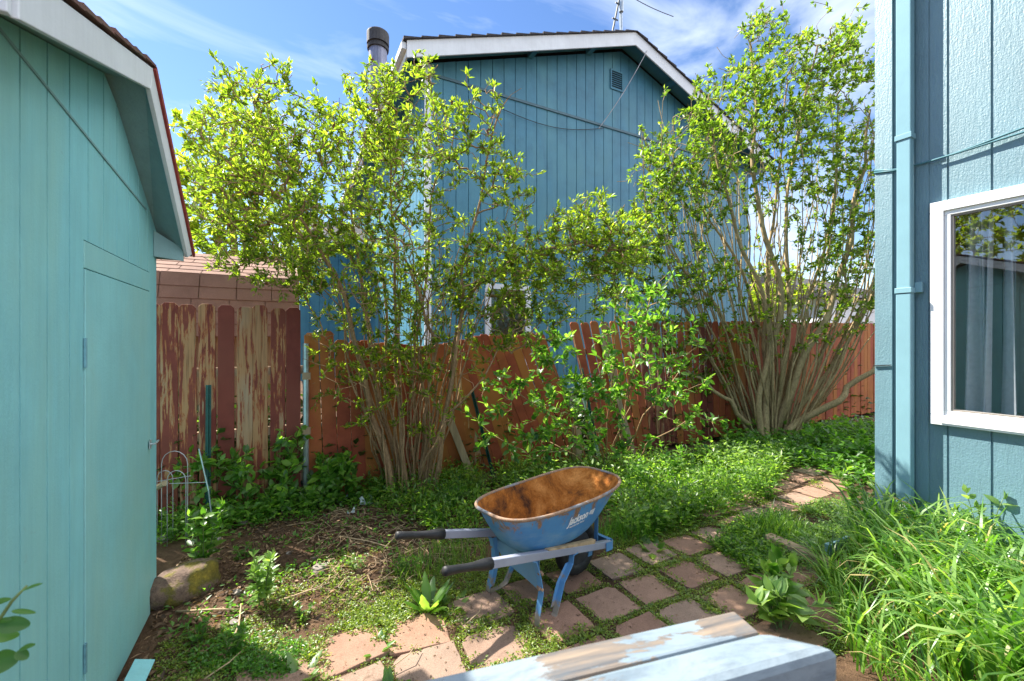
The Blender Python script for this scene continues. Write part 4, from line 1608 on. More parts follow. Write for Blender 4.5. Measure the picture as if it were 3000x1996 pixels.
    mb.bar((0.81, -0.15, 0.233), (0.81, 0.15, 0.233), 0.03, 0.004)
    mb.build('nose_guard', M['leg'], root)
    # wheel
    wx, wz, R = 0.610, 0.193, 0.192
    prof = [(0.115, -0.030), (0.135, -0.040), (0.165, -0.045), (0.182, -0.036), (0.190, -0.018), (0.192, 0.0), (0.190, 0.018), (0.182, 0.036), (0.165, 0.045), (0.135, 0.040), (0.115, 0.030)]
    mb = MB()
    n = 48
    vs, fs = [], []
    for i in range(n):
        a = 2 * math.pi * i / n
        for j, (r, y) in enumerate(prof):
            rr = r - (0.004 if (i % 2 == 0 and 3 <= j <= 7) else 0)
            vs.append((wx + rr * math.cos(a), y, wz + rr * math.sin(a)))
    k = len(prof)
    for i in range(n):
        for j in range(k):
            fs.append((i * k + j, ((i + 1) % n) * k + j, ((i + 1) % n) * k + (j + 1) % k, i * k + (j + 1) % k))
    mb.add(vs, fs)
    wheel = mb.build('wheel', M['black'], root, smooth=True)
    mb = MB()
    mb.tube([(wx, y, wz) for y in (-0.030, -0.028, -0.012, 0.012, 0.028, 0.030)], [0.118, 0.105, 0.085, 0.085, 0.105, 0.118], 28)
    mb.tube([(wx, -0.06, wz), (wx, 0.06, wz)], 0.022, 12)
    mb.build('hub', M['flue_cap'], wheel, smooth=False)
    mb = MB()
    mb.tube([(wx, -0.13, wz), (wx, 0.13, wz)], 0.008, 8)
    for s in (-1, 1):
        mb.strip([(wx, 0.125 * s, wz - 0.02), (wx, 0.135 * s, wz + 0.055)], (0.04, 0, 0), 0.006)
    mb.build('axle', M['leg'], root)
    mb = MB()
    for s in (-1, 1):
        mb.strip([(wx + 0.10, 0.10 * s, 0.235), (wx + 0.12, 0.09 * s, 0.475)], (0.0, 0.03, 0.0), 0.005)
    mb.build('tray_strut', M['leg'], root)


build_barrow()

# ------------------------------------------------------------------ pavers
PITCH_X, PITCH_Y, PX, PY = 0.368, 0.338, 1.775, 2.085
PAVERS = []
ORD = ['first', 'second', 'third', 'fourth', 'fifth', 'sixth', 'seventh', 'eighth', 'ninth', 'tenth', 'eleventh', 'twelfth', 'thirteenth', 'fourteenth', 'fifteenth', 'sixteenth', 'seventeenth', 'eighteenth', 'nineteenth', 'twentieth', 'twenty-first']


def build_pavers():
    rng = random.Random(21)
    rows = {-2: (-0.7, 3.2), -1: (-0.75, 3.3), 0: (-0.65, 3.35), 1: (-0.55, 6.3), 2: (3.3, 6.6)}
    rown = {-2: 'row nearest the painted rail', -1: 'second row from the painted rail', 0: 'middle row under the wheelbarrow feet', 1: 'far row behind the wheelbarrow wheel', 2: 'farthest row beside the leafy bed'}
    for j, (xa, xb) in rows.items():
        idx = 0
        i = -8
        while PX + i * PITCH_X < xb:
            x = PX + i * PITCH_X
            i += 1
            if x < xa:
                continue
            y = PY + j * PITCH_Y
            if x > 3.5:
                y += 0.10 * (x - 3.5)
            dj = 0.05 if x < 1.2 else 0.014
            x += rng.uniform(-dj, dj) * 0.7
            y += rng.uniform(-dj, dj)
            w, d = (0.152 if x > 1.2 else 0.170) + rng.uniform(-0.004, 0.006), (0.140 if x > 1.2 else 0.150) + rng.uniform(-0.004, 0.004)
            rot = rng.uniform(-0.05, 0.05) * (3.2 if x < 1.2 else 0.9)
            tz = ground_z(x, y)
            bm = bmesh.new()
            bmesh.ops.create_grid(bm, x_segments=7, y_segments=7, size=1.0)
            for v in bm.verts:
                v.co.x *= w
                v.co.y *= d
                v.co.z = 0
            g = bmesh.ops.extrude_face_region(bm, geom=bm.faces[:])
            for e in g['geom']:
                if isinstance(e, bmesh.types.BMVert):
                    e.co.z = -0.05
            bmesh.ops.recalc_face_normals(bm, faces=bm.faces)
            rnd = random.Random(i * 31 + j * 7 + 500)
            for v in bm.verts:                                 # chipped, slightly wavy edges
                edge = abs(abs(v.co.x) - w) < 1e-5 or abs(abs(v.co.y) - d) < 1e-5
                corner = abs(abs(v.co.x) - w) < 1e-5 and abs(abs(v.co.y) - d) < 1e-5
                if edge:
                    k = rnd.uniform(0, 0.006) + (rnd.choice([0, 0, 0.008, 0.02]) if corner else 0)
                    v.co.x -= math.copysign(k if abs(abs(v.co.x) - w) < 1e-5 else 0, v.co.x)
                    v.co.y -= math.copysign(k if abs(abs(v.co.y) - d) < 1e-5 else 0, v.co.y)
                if v.co.z > -0.01:
                    v.co.z += rnd.uniform(-0.0015, 0.0015)
            me = bpy.data.meshes.new('paver')
            bm.to_mesh(me)
            bm.free()
            me.materials.append(M['paver'])
            o = link('paver', me, None, 0.004, (x, y, tz + 0.011))
            o.rotation_euler = (rng.uniform(-0.02, 0.02), rng.uniform(-0.02, 0.02), rot)
            tone = 'pinkish' if x < 1.2 else 'reddish brown'
            tag(o, '%s square paver, %s from the left in the %s' % (tone, ORD[min(idx, 20)], rown[j]), 'paver', 'square pavers of the garden path')
            idx += 1
            PAVERS.append((x, y, w, d))


build_pavers()
PV = np.array([(p[0], p[1], p[2], p[3]) for p in PAVERS])


def on_paver(x, y, m=0.0):
    return bool(np.any((np.abs(PV[:, 0] - x) < PV[:, 2] + m) & (np.abs(PV[:, 1] - y) < PV[:, 3] + m)))


# ------------------------------------------------------------------ plants
def crown_points(rng, ells, n):
    """random points in a union of ellipsoids given as (x, y, rx, ry, depth, depth radius, weight) on the 2357 px view"""
    w = np.array([e[2] * e[3] * e[6] for e in ells], float)
    w /= w.sum()
    out = []
    for k in rng.choice(len(ells), n, p=w):
        x, y, rx, ry, d, rd, _ = ells[k]
        q = rdir(rng, 1)[0] * (rng.random() ** (1 / 2.6))
        out.append(at_d(x + q[0] * rx, y + q[1] * ry, d + q[2] * rd))
    return np.array(out)


def shrub(name, label, cat, base, stems, targets, rng, bark_m, leaf_m, leafL, leafW, per=6, r0=0.0028, step=0.13, kind='simple', group=None, dead=0, leaf_from=0.45, up=0.5, stem_name='trunk', crook=0.05, upw=0.35, bare=0.0):
    root = thing(name, base, label, cat, group)
    nodes, par, dirs = [], [], []
    paths = []

    def add_path(pts, parent):
        ids = []
        for p in pts:
            nodes.append(p)
            par.append(parent)
            parent = len(nodes) - 1
            ids.append(parent)
        return ids
    srad = {}
    for st in stems:
        pts = [np.array(p[:3], float) for p in st[0]]
        rr0, rr1 = st[1], st[2]
        fine = [pts[0]]
        for a, b in zip(pts[:-1], pts[1:]):
            k = max(1, int(np.linalg.norm(b - a) / step))
            for i in range(1, k + 1):
                w = rng.normal(size=3) * 0.012
                fine.append(a + (b - a) * i / k + w)
        # round the polyline's corners
        F2 = np.array(fine)
        for _ in range(3):
            F2[1:-1] = F2[1:-1] * 0.5 + (F2[:-2] + F2[2:]) * 0.25
        nf = len(F2)
        tt = np.linspace(0, 1, nf)[:, None]
        for fq in (2.0, 5.0, 9.0):
            F2 = F2 + np.sin(tt * fq * math.pi + rng.uniform(0, 6.28, 3)) * rng.normal(size=3) * crook / fq * np.minimum(1, tt * 4)
        ids = add_path(list(F2), st[3] if len(st) > 3 else -1)
        for q, i in enumerate(ids):
            srad[i] = rr0 + (rr1 - rr0) * q / max(1, len(ids) - 1)
        paths.append(ids)
    A = np.array(nodes)
    order = np.argsort([np.min(np.linalg.norm(A - t, axis=1)) for t in targets])
    cap = len(nodes) + len(targets) * 14 + 10
    buf = np.zeros((cap, 3))
    buf[:len(nodes)] = A
    tips = []
    base_v = np.array(base)
    for ti in order:
        t = targets[ti]
        n = len(nodes)
        d = t[None] - buf[:n]
        dist = np.linalg.norm(d, axis=1)
        cost = dist + 0.55 * np.maximum(0, buf[:n, 2] - t[2] + 0.25 * dist) + 0.0
        i = int(np.argmin(cost))
        if dist[i] < 0.03:
            continue
        p0 = buf[i].copy()
        pd = (p0 - buf[par[i]]) if par[i] >= 0 else np.array([0, 0, 1.0])
        pd = pd / max(1e-6, np.linalg.norm(pd))
        Ld = dist[i]
        k = max(2, min(12, int(Ld / step) + 1))
        c1 = p0 + (pd * 0.35 + np.array([0, 0, upw]) * 0.5) * Ld * 0.5
        pts = []
        for q in range(1, k + 1):
            s = q / k
            b = (1 - s) ** 2 * p0 + 2 * s * (1 - s) * c1 + s * s * t
            if q < k:
                b = b + rng.normal(size=3) * 0.012
            pts.append(b)
        ids = add_path(pts, i)
        buf[n:n + k] = pts
        paths.append([i] + ids)
        tips.append(ids)
    nn = len(nodes)
    cnt = np.zeros(nn)
    haschild = np.zeros(nn, bool)
    for i in range(nn - 1, -1, -1):
        if not haschild[i]:
            cnt[i] += 1
        if par[i] >= 0:
            cnt[par[i]] += cnt[i]
            haschild[par[i]] = True
    rad = r0 * cnt ** 0.40
    for i, r in srad.items():
        rad[i] = max(r, min(rad[i], r * 1.25))
    big, small = MB(), MB()
    for ids in paths:
        p = [nodes[i] for i in ids]
        r = [rad[i] for i in ids]
        r[0] = min(r[0], r[1] * 1.5) if ids[0] not in srad or ids[1] not in srad else r[0]
        if len(p) < 2:
            continue
        if max(r) > 0.009:
            big.tube(p, r, 8, cap=False)
        else:
            small.tube(p, r, 4, cap=False)
    big.add(small.v, small.f)
    big.build(stem_name, bark_m, root, smooth=True, fix=False)
    P, D, U = [], [], []
    for ids in tips:
        k = len(ids)
        if bare and rng.random() < bare:
            continue
        for q, i in enumerate(ids):
            s = (q + 1) / k
            if s < leaf_from or haschild[i] and rng.random() < 0.35:
                continue
            pdv = np.array(nodes[i]) - np.array(nodes[par[i]])
            pdv = pdv / max(1e-6, np.linalg.norm(pdv))
            m = per if q < k - 1 else int(per * 1.5)
            for _ in range(rng.integers(max(1, m - 2), m + 3)):
                o = rng.normal(size=3)
                d = pdv * 0.75 + o * 0.55 + np.array([0, 0, up * 0.6])
                P.append(np.array(nodes[i]) - pdv * rng.random() * 0.075 + o * 0.006)
                D.append(d)
                u = np.array([0, 0, 1.0]) + rng.normal(size=3) * 0.55
                U.append(u)
    P, D, U = np.array(P), np.array(D), np.array(U)
    n = len(P)
    sz = rng.uniform(0.65, 1.25, n)
    V, T = leaf_arrays(P, D, U, leafL * sz, leafW * sz * rng.uniform(0.85, 1.1, n), kind)
    mesh_np('foliage', V, T, leaf_m, root)
    if dead and tips:
        # last year's dry brown seed heads
        for ids in [tips[i] for i in rng.choice(len(tips), dead)]:
            mb = MB()
            p = np.array(nodes[ids[-1]])
            for _ in range(9):
                q = p + rng.normal(size=3) * np.array([0.006, 0.006, 0.014])
                s = rng.uniform(0.006, 0.012)
                mb.bar(q, q + np.array([s * 0.4, s * 0.3, s * 1.6]), s, s * 0.8, (0.2, 1, 0))
            mb.build('seed_head', M['dead_seed'], root, fix=False)
    return root, n


def pt(x, y, d):
    p = at_d(x, y, d)
    return (p.x, p.y, p.z)


rng = np.random.default_rng(7)


def G(x, y):
    """point on the ground under a pixel"""
    p = on_z(x, y, 0.0)
    return (p.x, p.y, ground_z(p.x, p.y) - 0.03)


# left multi-stemmed shrub
base = G(945, 1158)
bd = 4.36
stemsL = [
    ([G(905, 1165), pt(880, 1010, 4.3), pt(835, 830, 4.2), pt(800, 660, 4.1), pt(720, 560, 4.0), pt(640, 470, 3.9), pt(560, 400, 3.8)], 0.028, 0.008),
    ([G(935, 1150), pt(890, 950, 4.4), pt(850, 760, 4.4), pt(830, 640, 4.4), pt(800, 520, 4.4), pt(770, 330, 4.5)], 0.022, 0.007),
    ([G(940, 1160), pt(925, 1000, 4.3), pt(905, 800, 4.4), pt(895, 600, 4.4), pt(905, 420, 4.4), pt(900, 260, 4.3)], 0.020, 0.006),
    ([G(960, 1150), pt(985, 960, 4.3), pt(1010, 800, 4.2), pt(960, 680, 4.1), pt(925, 600, 4.1)], 0.024, 0.012),
    ([G(975, 1150), pt(1010, 1000, 4.4), pt(1040, 820, 4.4), pt(1060, 690, 4.3), pt(1150, 600, 4.2), pt(1290, 565, 4.1), pt(1400, 560, 4.0)], 0.024, 0.007),
    ([G(985, 1160), pt(1030, 1000, 4.2), pt(1060, 830, 4.2), pt(1075, 640, 4.2), pt(1090, 460, 4.2), pt(1110, 300, 4.1), pt(1165, 220, 4.1)], 0.020, 0.005),
    ([G(950, 1140), pt(960, 980, 4.5), pt(975, 780, 4.6), pt(985, 560, 4.6), pt(1000, 380, 4.6), pt(985, 220, 4.6)], 0.018, 0.005),
    ([G(920, 1150), pt(860, 1010, 4.5), pt(790, 870, 4.5), pt(740, 780, 4.4), pt(700, 700, 4.3)], 0.014, 0.005),
    ([G(960, 1155), pt(1000, 1020, 4.1), pt(1080, 900, 3.95), pt(1150, 800, 3.9)], 0.013, 0.005),
    ([G(930, 1148), pt(915, 980, 4.55), pt(880, 800, 4.6), pt(870, 640, 4.7), pt(690, 420, 4.6), pt(620, 260, 4.5)], 0.018, 0.005),
]
for k in range(40):                                     # thin suckers packed round the base
    a = rng.uniform(-1, 1)
    x0 = 945 + a * 55 + rng.uniform(-12, 12)
    stemsL.append(([G(x0, 1150 + rng.uniform(-14, 14)), pt(945 + a * 105, 960, 4.35 + rng.uniform(-.25, .25)), pt(945 + a * 160 + rng.uniform(-25, 25), 760 + rng.uniform(-30, 30), 4.35 + rng.uniform(-.4, .4)),
                    pt(945 + a * 230 + rng.uniform(-40, 40), 600 + rng.uniform(-60, 60), 4.35 + rng.uniform(-.5, .5))], rng.uniform(0.006, 0.011), 0.004))
ellL = [(560, 330, 140, 160, 4.1, 0.7, 1.0), (900, 680, 230, 90, 4.2, 0.6, 0.85), (1150, 650, 150, 90, 4.1, 0.5, 0.85), (1010, 790, 180, 100, 4.15, 0.5, 0.6), (500, 450, 85, 120, 4.0, 0.6, 1.0), (740, 400, 230, 190, 4.2, 0.9, 1.0), (960, 330, 130, 180, 4.3, 0.8, 1.0), (860, 570, 320, 130, 4.2, 0.9, 0.85),
        (1100, 290, 75, 120, 4.1, 0.4, 0.55), (1180, 480, 60, 120, 4.1, 0.4, 0.6), (1230, 600, 180, 90, 4.1, 0.5, 0.75), (1380, 500, 110, 65, 4.1, 0.4, 0.7), (1420, 600, 100, 50, 4.1, 0.4, 0.6),
        (540, 570, 110, 60, 3.9, 0.4, 0.8), (640, 640, 120, 60, 3.9, 0.4, 0.6), (750, 780, 70, 80, 4.1, 0.35, 0.5), (800, 850, 60, 60, 4.0, 0.4, 0.4), (940, 880, 150, 150, 4.1, 0.5, 0.35), (1300, 640, 160, 110, 4.1, 0.45, 0.9), (1430, 560, 90, 80, 4.1, 0.4, 1.2), (1200, 730, 120, 80, 4.1, 0.4, 0.7), (1340, 520, 90, 60, 4.1, 0.4, 1.0), (1150, 400, 80, 90, 4.1, 0.4, 0.5), (800, 900, 110, 110, 4.1, 0.4, 0.25), (720, 560, 150, 90, 4.1, 0.6, 0.6),
        (580, 190, 120, 60, 4.1, 0.4, 0.7), (860, 200, 80, 60, 4.2, 0.4, 1.4), (800, 300, 120, 90, 4.2, 0.5, 0.6), (980, 170, 40, 50, 4.3, 0.3, 0.9)]
tg = crown_points(rng, ellL, 4300)
whips = np.array([pt(490, 125, 4.0), pt(545, 160, 4.0), pt(600, 170, 4.1), pt(530, 200, 4.0), pt(655, 195, 4.2), pt(725, 190, 4.2), pt(700, 250, 4.2), pt(790, 170, 4.2), pt(845, 150, 4.2), pt(905, 145, 4.2),
                  pt(975, 125, 4.3), pt(1075, 165, 4.1), pt(1200, 205, 4.1), pt(1140, 230, 4.1), pt(1250, 400, 4.1), pt(1310, 480, 4.0), pt(1390, 440, 4.0), pt(430, 290, 3.9), pt(440, 370, 3.9)])
_, nL = shrub('shrub', 'tall airy yellow-green shrub with many thin stems growing before the sagging fence', 'shrub', (base[0], base[1], 0), stemsL, np.concatenate([tg, whips]), rng,
              M['bark_a'], M['leaf_a'], 0.056, 0.0225, per=7, dead=34, leaf_from=0.3, r0=0.0032, bare=0.22, crook=0.09)

# right shrub, larger and farther
rng = np.random.default_rng(12)
base = G(1790, 1012)
gR = lambda x, y=1012: G(x, y)
stemsR = [
    ([gR(1755, 1020), pt(1740, 940, 7.0), pt(1760, 800, 7.0), pt(1745, 640, 7.0), pt(1700, 520, 6.9), pt(1660, 380, 6.8), pt(1640, 250, 6.8)], 0.055, 0.012),
    ([gR(1765, 1020), pt(1765, 900, 7.1), pt(1800, 720, 7.1), pt(1790, 660, 7.1), pt(1745, 560, 7.1), pt(1725, 400, 7.1), pt(1745, 220, 7.1), pt(1740, 90, 7.1)], 0.062, 0.012),
    ([gR(1780, 1010), pt(1820, 880, 7.1), pt(1890, 760, 7.1), pt(1935, 650, 7.1), pt(1965, 560, 7.1), pt(1985, 420, 7.1), pt(2000, 250, 7.2)], 0.07, 0.015),
    ([gR(1800, 1020), pt(1870, 950, 7.0), pt(1950, 890, 7.1), pt(2010, 850, 7.2), pt(2060, 780, 7.3)], 0.065, 0.03),
    ([gR(1770, 1010), pt(1790, 860, 7.3), pt(1805, 700, 7.3), pt(1830, 500, 7.3), pt(1850, 300, 7.3), pt(1870, 120, 7.3)], 0.05, 0.012),
    ([gR(1785, 1010), pt(1870, 900, 7.2), pt(1960, 780, 7.3), pt(2030, 640, 7.4)], 0.045, 0.02),
    ([gR(1750, 1005), pt(1690, 950, 6.9), pt(1600, 870, 6.7), pt(1540, 800, 6.6)], 0.05, 0.015),
    ([gR(1760, 1000), pt(1735, 850, 7.2), pt(1650, 700, 7.1), pt(1560, 600, 7.0), pt(1500, 500, 6.9)], 0.04, 0.01),
    ([gR(1770, 1000), pt(1775, 850, 7.4), pt(1720, 650, 7.4), pt(1620, 480, 7.3), pt(1560, 380, 7.2)], 0.04, 0.01),
    ([gR(1765, 1000), pt(1755, 800, 7.2), pt(1765, 620, 7.3), pt(1800, 420, 7.3), pt(1810, 200, 7.3)], 0.04, 0.01),
    ([gR(1780, 1000), pt(1840, 820, 7.4), pt(1880, 640, 7.5), pt(1910, 440, 7.5), pt(1930, 240, 7.5)], 0.04, 0.01),
]
for k in range(80):
    a = rng.uniform(-1.15, 1.3)
    stemsR.append(([gR(1780 + a * 45, 1010 + rng.uniform(-12, 8)), pt(1785 + a * 120, 860, 7.15 + rng.uniform(-.3, .4)), pt(1785 + a * 195 + rng.uniform(-20, 20), 700, 7.2 + rng.uniform(-.5, .6)),
                    pt(1785 + a * 250 + rng.uniform(-40, 40), 480 + rng.uniform(-60, 60), 7.2 + rng.uniform(-.7, .8)), pt(1785 + a * 260 + rng.uniform(-60, 60), 330 + rng.uniform(-90, 90), 7.2 + rng.uniform(-.7, .8))], rng.uniform(0.007, 0.019), 0.004))
ellR = [(1850, 170, 160, 120, 7.2, 1.0, 1.0), (1690, 270, 120, 140, 6.9, 0.9, 1.0), (1600, 400, 110, 150, 6.9, 0.8, 0.9), (1880, 330, 150, 130, 7.2, 1.0, 0.9), (1510, 430, 65, 150, 6.9, 0.6, 0.9), (1960, 480, 70, 200, 7.2, 0.8, 0.55), (1950, 650, 110, 160, 7.2, 0.8, 0.45), (1850, 760, 150, 110, 7.1, 0.7, 0.25),
        (1780, 450, 200, 90, 7.2, 1.0, 0.45), (1590, 620, 130, 90, 6.7, 0.6, 0.6), (1470, 560, 60, 90, 6.6, 0.5, 0.6), (1640, 800, 110, 100, 6.7, 0.5, 0.25), (1780, 640, 150, 120, 7.1, 0.8, 0.15), (1760, 60, 60, 50, 7.2, 0.5, 0.8), (1960, 110, 60, 90, 7.2, 0.6, 0.8),
        (1530, 720, 110, 90, 6.6, 0.5, 0.6), (1450, 640, 70, 90, 6.5, 0.5, 0.7), (1900, 560, 120, 120, 7.2, 0.8, 0.35), (1600, 860, 90, 70, 6.7, 0.4, 0.35), (2050, 300, 60, 250, 7.3, 0.8, 0.6)]
tg = crown_points(rng, ellR, 3900)
whips = np.array([pt(1755, 15, 7.1), pt(1800, 8, 7.1), pt(1870, 5, 7.2), pt(1910, 25, 7.2), pt(1990, 20, 7.2), pt(1690, 90, 7.0), pt(1650, 110, 6.9), pt(1600, 170, 6.9), pt(1530, 210, 6.8), pt(1480, 300, 6.8), pt(1445, 330, 6.8), pt(1420, 420, 6.8)])
_, nR = shrub('shrub', 'tallest shrub with thick olive stems fanning from one base beside the house corner', 'shrub', (base[0], base[1], 0), stemsR, np.concatenate([tg, whips]), rng,
              M['bark_b'], M['leaf_b'], 0.078, 0.036, per=7, dead=0, leaf_from=0.25, r0=0.0038, step=0.18, bare=0.36, crook=0.14)

# middle bush with larger leaves
rng = np.random.default_rng(19)
stemsM = []
baseM = on_z(1400, 1085)
for (x, y) in ((1250, 820), (1310, 760), (1420, 680), (1380, 850), (1480, 770), (1560, 860), (1500, 690), (1330, 960), (1200, 900), (1600, 960), (1240, 1000), (1450, 930)):
    x0 = 1390 + (x - 1390) * 0.25
    stemsM.append(([G(x0, 1085), pt(x0 + (x - x0) * 0.35, 1085 + (y - 1085) * 0.55, 4.5), pt(x, y, 4.5 + rng.uniform(-.35, .3))], 0.010, 0.004))
ellM = [(1270, 790, 70, 50, 4.5, 0.3, 1.0), (1310, 900, 130, 100, 4.4, 0.35, 1.0), (1460, 710, 90, 70, 4.5, 0.35, 1.0), (1520, 660, 60, 50, 4.5, 0.3, 0.7), (1240, 740, 60, 40, 4.5, 0.25, 0.7), (1440, 860, 120, 110, 4.4, 0.35, 1.0), (1560, 880, 80, 110, 4.5, 0.3, 0.8), (1340, 1010, 170, 55, 4.2, 0.35, 1.1), (1150, 900, 60, 60, 4.4, 0.3, 0.6),
        (1540, 760, 60, 60, 4.5, 0.3, 0.6), (1620, 960, 60, 60, 4.5, 0.3, 0.6), (1130, 980, 70, 70, 4.4, 0.3, 0.6), (1220, 1030, 110, 50, 4.2, 0.3, 0.8)]
shrub('bush', 'waist-high bush with broad bright green leaves between the two big shrubs', 'bush', (baseM.x, baseM.y, 0), stemsM, crown_points(rng, ellM, 400), rng,
      M['bark_a'], M['leaf_c'], 0.080, 0.042, per=4, kind='curved', leaf_from=0.3, up=0.2, upw=0.2)

# dense leaning plants by the left fence
rng = np.random.default_rng(23)
for (bx, by, ells, lab) in (
        (470, 1185, [(500, 1060, 90, 75, 4.0, 0.3, 1.0), (450, 1100, 60, 60, 3.8, 0.25, 1.0), (560, 1100, 60, 50, 3.9, 0.25, 0.9), (430, 990, 25, 30, 4.0, 0.15, 0.8)], 'broad-leaved green bush at the foot of the peeled fence by the wire hoops'),
        (650, 1185, [(655, 1060, 50, 70, 4.15, 0.2, 1.0), (640, 1120, 55, 45, 4.05, 0.2, 1.0), (690, 1000, 30, 40, 4.2, 0.15, 0.6)], 'small green sapling before the last peeled boards beside the pipe post'),
        (770, 1165, [(770, 1090, 55, 50, 4.2, 0.2, 1.0), (735, 1130, 40, 30, 4.1, 0.2, 0.8)], 'low leafy sapling left of the big shrub stems')):
    b = G(bx, by)
    st = []
    for e in ells:
        st.append(([b, pt((bx + e[0]) / 2, (by + e[1]) / 2, e[4]), pt(e[0], e[1], e[4])], 0.008, 0.003))
        st.append(([(b[0] + rng.uniform(-.06, .06), b[1] + rng.uniform(-.06, .06), b[2]), pt(e[0] + e[2] * rng.uniform(-.5, .5), e[1] + 40, e[4]), pt(e[0] + rng.uniform(-.8, .8) * e[2], e[1] - e[3] * 0.6, e[4])], 0.006, 0.003))
    shrub('bush', lab, 'bush', (b[0], b[1], 0), st, crown_points(rng, ells, 120), rng, M['stem_green'], M['leaf_c'], 0.088, 0.050, per=3, kind='curved', up=0.1, leaf_from=0.4, stem_name='stem', upw=0.2)


def tree(name, label, base, h, crown, rng, leaf_m, n_t, leafL, leafW, r, per=7):
    """a background tree: trunk with limbs and a clumpy crown of leaf faces; crown = list of (dx, dy, z, rx, ry, rz)"""
    bx, by = base
    stems = [([(bx, by, -0.1), (bx + 0.1, by, h * 0.35), (bx - 0.05, by + 0.1, h * 0.7), (bx, by, h * 0.92)], r, r * 0.25)]
    for k in range(6):
        a = rng.uniform(0, 6.28)
        c = crown[k % len(crown)]
        stems.append(([(bx, by, h * rng.uniform(0.2, 0.45)), (bx + c[0] * 0.5 + 0.4 * math.cos(a), by + c[1] * 0.5 + 0.4 * math.sin(a), c[2] * 0.8), (bx + c[0], by + c[1], c[2])], r * 0.5, r * 0.15))
    w = np.array([c[3] * c[4] * c[5] for c in crown])
    w = w / w.sum()
    T = []
    for k in rng.choice(len(crown), n_t, p=w):
        c = crown[k]
        q = rdir(rng, 1)[0] * rng.random() ** (1 / 2.4)
        T.append((bx + c[0] + q[0] * c[3], by + c[1] + q[1] * c[4], c[2] + q[2] * c[5]))
    return shrub(name, label, 'tree', (bx, by, 0), stems, np.array(T), rng, M['bark_a'], leaf_m, leafL, leafW, per=per, r0=0.006, step=0.3, leaf_from=0.3, group='trees beyond the fence')


rng = np.random.default_rng(31)
tree('tree', 'sunlit yellow-green tree rising behind the low brown-roofed shed', (-0.9, 9.6), 6.2,
     [(0, 0, 4.6, 1.5, 1.3, 1.3), (-1.1, 0, 3.9, 1.0, 1.0, 1.2), (0.9, 0.2, 3.6, 0.9, 1.0, 1.2), (0.2, 0, 5.6, 0.8, 0.8, 0.8), (-0.5, -0.3, 2.9, 1.4, 0.9, 0.8)], rng, M['leaf_far'], 950, 0.115, 0.055, 0.11, 9)
tree('tree', 'leafy tree standing far behind the tallest shrub toward the pale house', (18.2, 11.0), 5.6,
     [(0, 0, 3.8, 1.6, 1.5, 1.3), (1.2, 0.8, 3.2, 1.3, 1.2, 1.0), (-1.2, 0, 3.0, 1.2, 1.2, 1.0)], rng, M['leaf_far'], 330, 0.17, 0.09, 0.12, 8)
tree('tree', 'broad tree beyond the teal shed that shows as a reflection in the white window', (-7.0, 4.6), 6.0,
     [(0, 0, 4.4, 2.0, 1.8, 1.6), (1.8, 0, 3.6, 1.5, 1.5, 1.3), (-1.5, 0, 3.8, 1.4, 1.4, 1.3)], rng, M['leaf_far'], 360, 0.17, 0.09, 0.14, 8)


def build_far_house():
    root = thing('far_house', (24, 12, 0), 'pale far house glimpsed through the stems beside the blue-green house corner', 'house')
    mb = MB()
    mb.box(22, 30, 10.5, 18, 0, 3.7)
    mb.build('wall', M['far_white'], root)
    mb = MB()
    mb.prism([(21.5, 10.0, 3.65), (21.5, 18.5, 3.65), (21.5, 14.2, 5.3)], (9, 0, 0))
    mb.build('roof', M['dark_roof'], root)
    mb = MB()
    mb.box(21.96, 21.99, 12, 13.6, 1.3, 2.6)
    mb.build('window', M['vent'], root)


build_far_house()


def leafy_plant(name, label, cat, pos, h, spread, nst, L, W, rng, mat, pairs=6, kind='curved', lean=(0, 0), group=None):
    """upright stems with leaves in pairs"""
    root = thing(name, pos, label, cat, group)
    mb = MB()
    P, D, U, S = [], [], [], []
    for s in range(nst):
        a = rng.uniform(0, 2 * math.pi)
        tip = np.array([pos[0] + math.cos(a) * spread * rng.uniform(.3, 1) + lean[0], pos[1] + math.sin(a) * spread * rng.uniform(.3, 1) + lean[1], pos[2] + h * rng.uniform(0.7, 1.05)])
        b = np.array(pos, float) + np.array([math.cos(a) * 0.02, math.sin(a) * 0.02, -0.02])
        c = (b + tip) / 2 + np.array([-math.cos(a), -math.sin(a), 0.4]) * spread * 0.25
        pts = [(1 - t) ** 2 * b + 2 * t * (1 - t) * c + t * t * tip for t in np.linspace(0, 1, 8)]
        mb.tube(pts, [0.0045 - 0.0028 * i / 7 for i in range(8)], 5)
        for k in range(pairs):
            t = 0.25 + 0.75 * (k + 0.5) / pairs
            q = (1 - t) ** 2 * b + 2 * t * (1 - t) * c + t * t * tip
            ph = k * 1.57 + a
            for z in (0, math.pi):
                o = np.array([math.cos(ph + z), math.sin(ph + z), rng.uniform(0.0, 0.6) + 0.4 * t])
                P.append(q)
                D.append(o)
                U.append(np.array([0, 0, 1.0]) + rng.normal(size=3) * 0.25)
                S.append((1.05 - 0.5 * abs(t - 0.5)) * rng.uniform(0.8, 1.15))
        for k in range(3):
            o = np.array([rng.normal() * .5, rng.normal() * .5, 1.0])
            P.append(tip)
            D.append(o)
            U.append(np.array([math.cos(a), math.sin(a), .3]))
            S.append(0.65)
    mb.build('stem', M['stem_green'], root, smooth=True, fix=False)
    S = np.array(S)
    V, T = leaf_arrays(np.array(P), np.array(D), np.array(U), L * S, W * S, kind, 0.2)
    mesh_np('foliage', V, T, mat, root, smooth=True)
    return root


